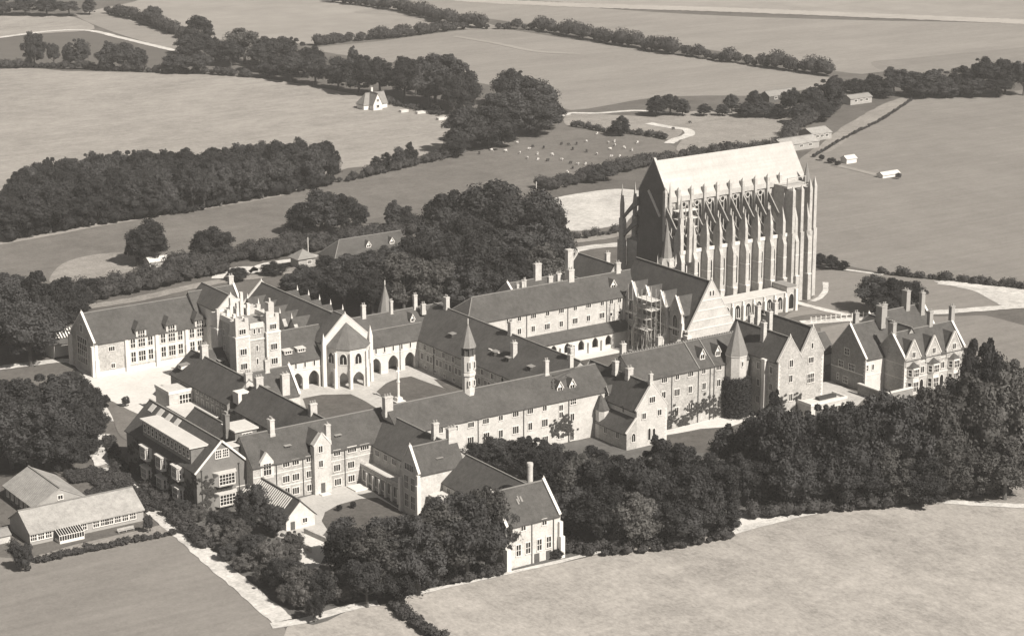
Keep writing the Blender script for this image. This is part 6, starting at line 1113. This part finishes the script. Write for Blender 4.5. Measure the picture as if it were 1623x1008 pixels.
ivy('south_range', 'S', -65.2, [(-27, 5, 1.8), (-25, 3, 2.0), (-2.5, 5.5, 2.0), (-4, 4.5, 2.2), (0, 3.5, 2.0), (-1, 6.8, 1.2)], 2)
ivy('brick_house', 'W', -109.2, [(-20 - i * 3.1, 1.6 + (i * 1.7) % 4, 1.7) for i in range(12)] + [(-19 - i * 3.4, 6.0 + (i * 2.3) % 4.6, 1.5) for i in range(12)] + [(-18 - i * 2.6, .9, 1.6) for i in range(15)], 3); ivy('brick_house', 'S', -57.7, [(-107, 2, 1.6), (-106, 5, 1.7), (-106.5, 8, 1.5), (-104.5, 5.4, 1.2), (-101, 5.2, 1.3), (-97, 3, 1.3)], 4)
ivy('twin_gable_house', 'S', -90.2, [(74.5, 2, 1.3), (79, 2.2, 1.4)], 5); ivy('twin_gable_house', 'S', -84.2, [(60.5, 3, 1.5), (61, 6, 1.3), (66.5, 3.0, 1.3), (66.8, 5.8, 1.1)], 6)
tr = bpy.data.objects['spire_turret']; rr = random.Random(4)
o = bpy.data.objects.new('ivy', foliage('ivy', [(.2 + 2.9 * math.cos(a), .2 + 2.9 * math.sin(a) - .2, z, 1.5) for z in (.9, 2.2, 3.5, 4.8, 6.1, 7.4, 8.7, 10.0, 11.0) for a in [2.4 + .46 * k + rr.uniform(-.2, .2) for k in range(9)]], 170, .22, 'leaf_dark', 9)); link(o, tr)
# ================================================================ small things
FG = thing('paddock_fence', 'row of white posts along the drive behind the gabled houses', 'fence', (141.0,-11.38) + (0,))
fp = [(137.4,-10.8),(147.7,-13.2),(158.5,-16.9),(171.0,-21.8)]
for i in range(18):
    t = i / 17 * 3; k = min(2, int(t)); u = t - k; x = fp[k][0] + (fp[k + 1][0] - fp[k][0]) * u; y = fp[k][1] + (fp[k + 1][1] - fp[k][1]) * u
    part('post', MB().box(x - .12, x + .12, y - .12, y + .12, 0, 1.9), 'white', FG)
for i in range(3): part('rail', MB().bar((*fp[i], 1.3), (*fp[i + 1], 1.3), .1), 'white', FG)
for i, (x, y, h) in enumerate([t[:3] for t in [(44.3,161.5,8.1,0.2),(70.3,185.4,6.0,0.2),(174.9,201.5,6.4,0.3)]]):
    R = thing('telegraph_pole', ('thin pale pole beside the roadside hut', 'thin pole at the end of the long barn', 'thin pale pole on the pasture above the grove')[i], 'pole', (x, y, 0)); part('pole', MB().prism(ngon(x, y, .16, 8), 0, h), 'trim', R); part('crossarm', MB().box(x - .8, x + .8, y - .08, y + .08, h - .8, h - .6), 'wood', R)
# grazing animals on the pasture, one skinned body shared by all
def sheep_mesh(name, m):
    V = [(0, 0, .75), (.45, 0, .8), (-.45, 0, .78), (.75, 0, .9), (1.0, 0, .72), (.42, .2, .4), (.42, .22, .03), (.42, -.2, .4), (.42, -.22, .03), (-.45, .2, .42), (-.5, .22, .03), (-.45, -.2, .42), (-.5, -.22, .03)]
    E_ = [(0, 1), (0, 2), (1, 3), (3, 4), (1, 5), (5, 6), (1, 7), (7, 8), (2, 9), (9, 10), (2, 11), (11, 12)]
    RD = [.36, .34, .34, .17, .11, .12, .06, .12, .06, .13, .06, .13, .06]
    me = bpy.data.meshes.new('tmp'); me.from_pydata(V, E_, []); o = bpy.data.objects.new('tmp', me); COL.objects.link(o)
    md = o.modifiers.new('skin', 'SKIN'); md.use_smooth_shade = True
    for i, v in enumerate(me.skin_vertices[0].data): v.radius = (RD[i], RD[i]); v.use_root = (i == 0)
    o.modifiers.new('sub', 'SUBSURF').levels = 1
    dg = bpy.context.evaluated_depsgraph_get(); out = bpy.data.meshes.new_from_object(o.evaluated_get(dg)); out.name = name; out.materials.clear(); out.materials.append(MT[m]); bpy.data.objects.remove(o); return out
SW, SD = sheep_mesh('white_sheep', 'wool'), sheep_mesh('dark_sheep', 'wooldark')
q = random.Random(12)
SP = [(219.1,289.4),(221.8,282.0),(217.9,270.2),(226.7,274.9),(219.1,264.0),(231.5,269.7),(213.8,233.2),(222.2,230.6),(248.8,259.2),(263.1,286.7),(234.7,302.9),(268.4,271.5),(273.8,279.1),(261.2,265.3),(267.5,257.1),(250.5,250.8),(278.5,299.5),(227.9,245.5),(230.8,243.4),(269.5,278.3),(268.3,264.0),(214.7,294.4),(227.9,257.8),(280.6,270.5),(253.7,248.5),(230.2,287.1)]
SL = ranked(SP, 'small white sheep on the pasture left of the chapel', 2)
for i, (x, y) in enumerate(SP):
    o = bpy.data.objects.new('sheep', SW); o.location = (x, y, 0); o.scale = (1.15,) * 3; o.rotation_euler = (0, 0, q.uniform(0, 6.28)); tag(link(o), SL[i], 'sheep', 'white sheep on the pasture')
SP = [(235.4,291.0),(237.7,285.6),(222.0,260.2),(227.0,249.6),(246.9,275.3),(251.8,285.1),(255.6,284.3),(239.9,240.5),(221.3,239.8),(248.6,266.7),(257.3,242.4),(249.8,288.4),(205.8,291.4),(183.7,289.0),(316.8,288.6),(334.0,297.3)]
SL = ranked(SP[:14], 'small dark sheep on the pasture left of the chapel') + ['dark sheep left on the rough field', 'dark sheep right on the rough field']
for i, (x, y) in enumerate(SP):
    o = bpy.data.objects.new('sheep', SD); o.location = (x, y, 0); o.scale = (1.2,) * 3; o.rotation_euler = (0, 0, q.uniform(0, 6.28)); tag(link(o), SL[i], 'sheep', 'dark animals on the pasture' if i < 14 else 'dark animals on the rough field')
# ---------------------------------------------------------------- haze
hz = bpy.data.materials.new('summer_haze'); hz.use_nodes = True; n = hz.node_tree; n.nodes.remove(n.nodes['Principled BSDF'])
pv = n.nodes.new('ShaderNodeVolumePrincipled'); pv.inputs['Color'].default_value = (.93, .92, .9, 1); pv.inputs['Density'].default_value = 0.00010; pv.inputs['Anisotropy'].default_value = 0.0
n.links.new(pv.outputs[0], n.nodes['Material Output'].inputs['Volume'])
single('haze', MB().box(-4300, 5300, -4300, 5700, -1.0, 198.0), hz, 'thin summer haze lying over the whole landscape', 'haze', kind='stuff')
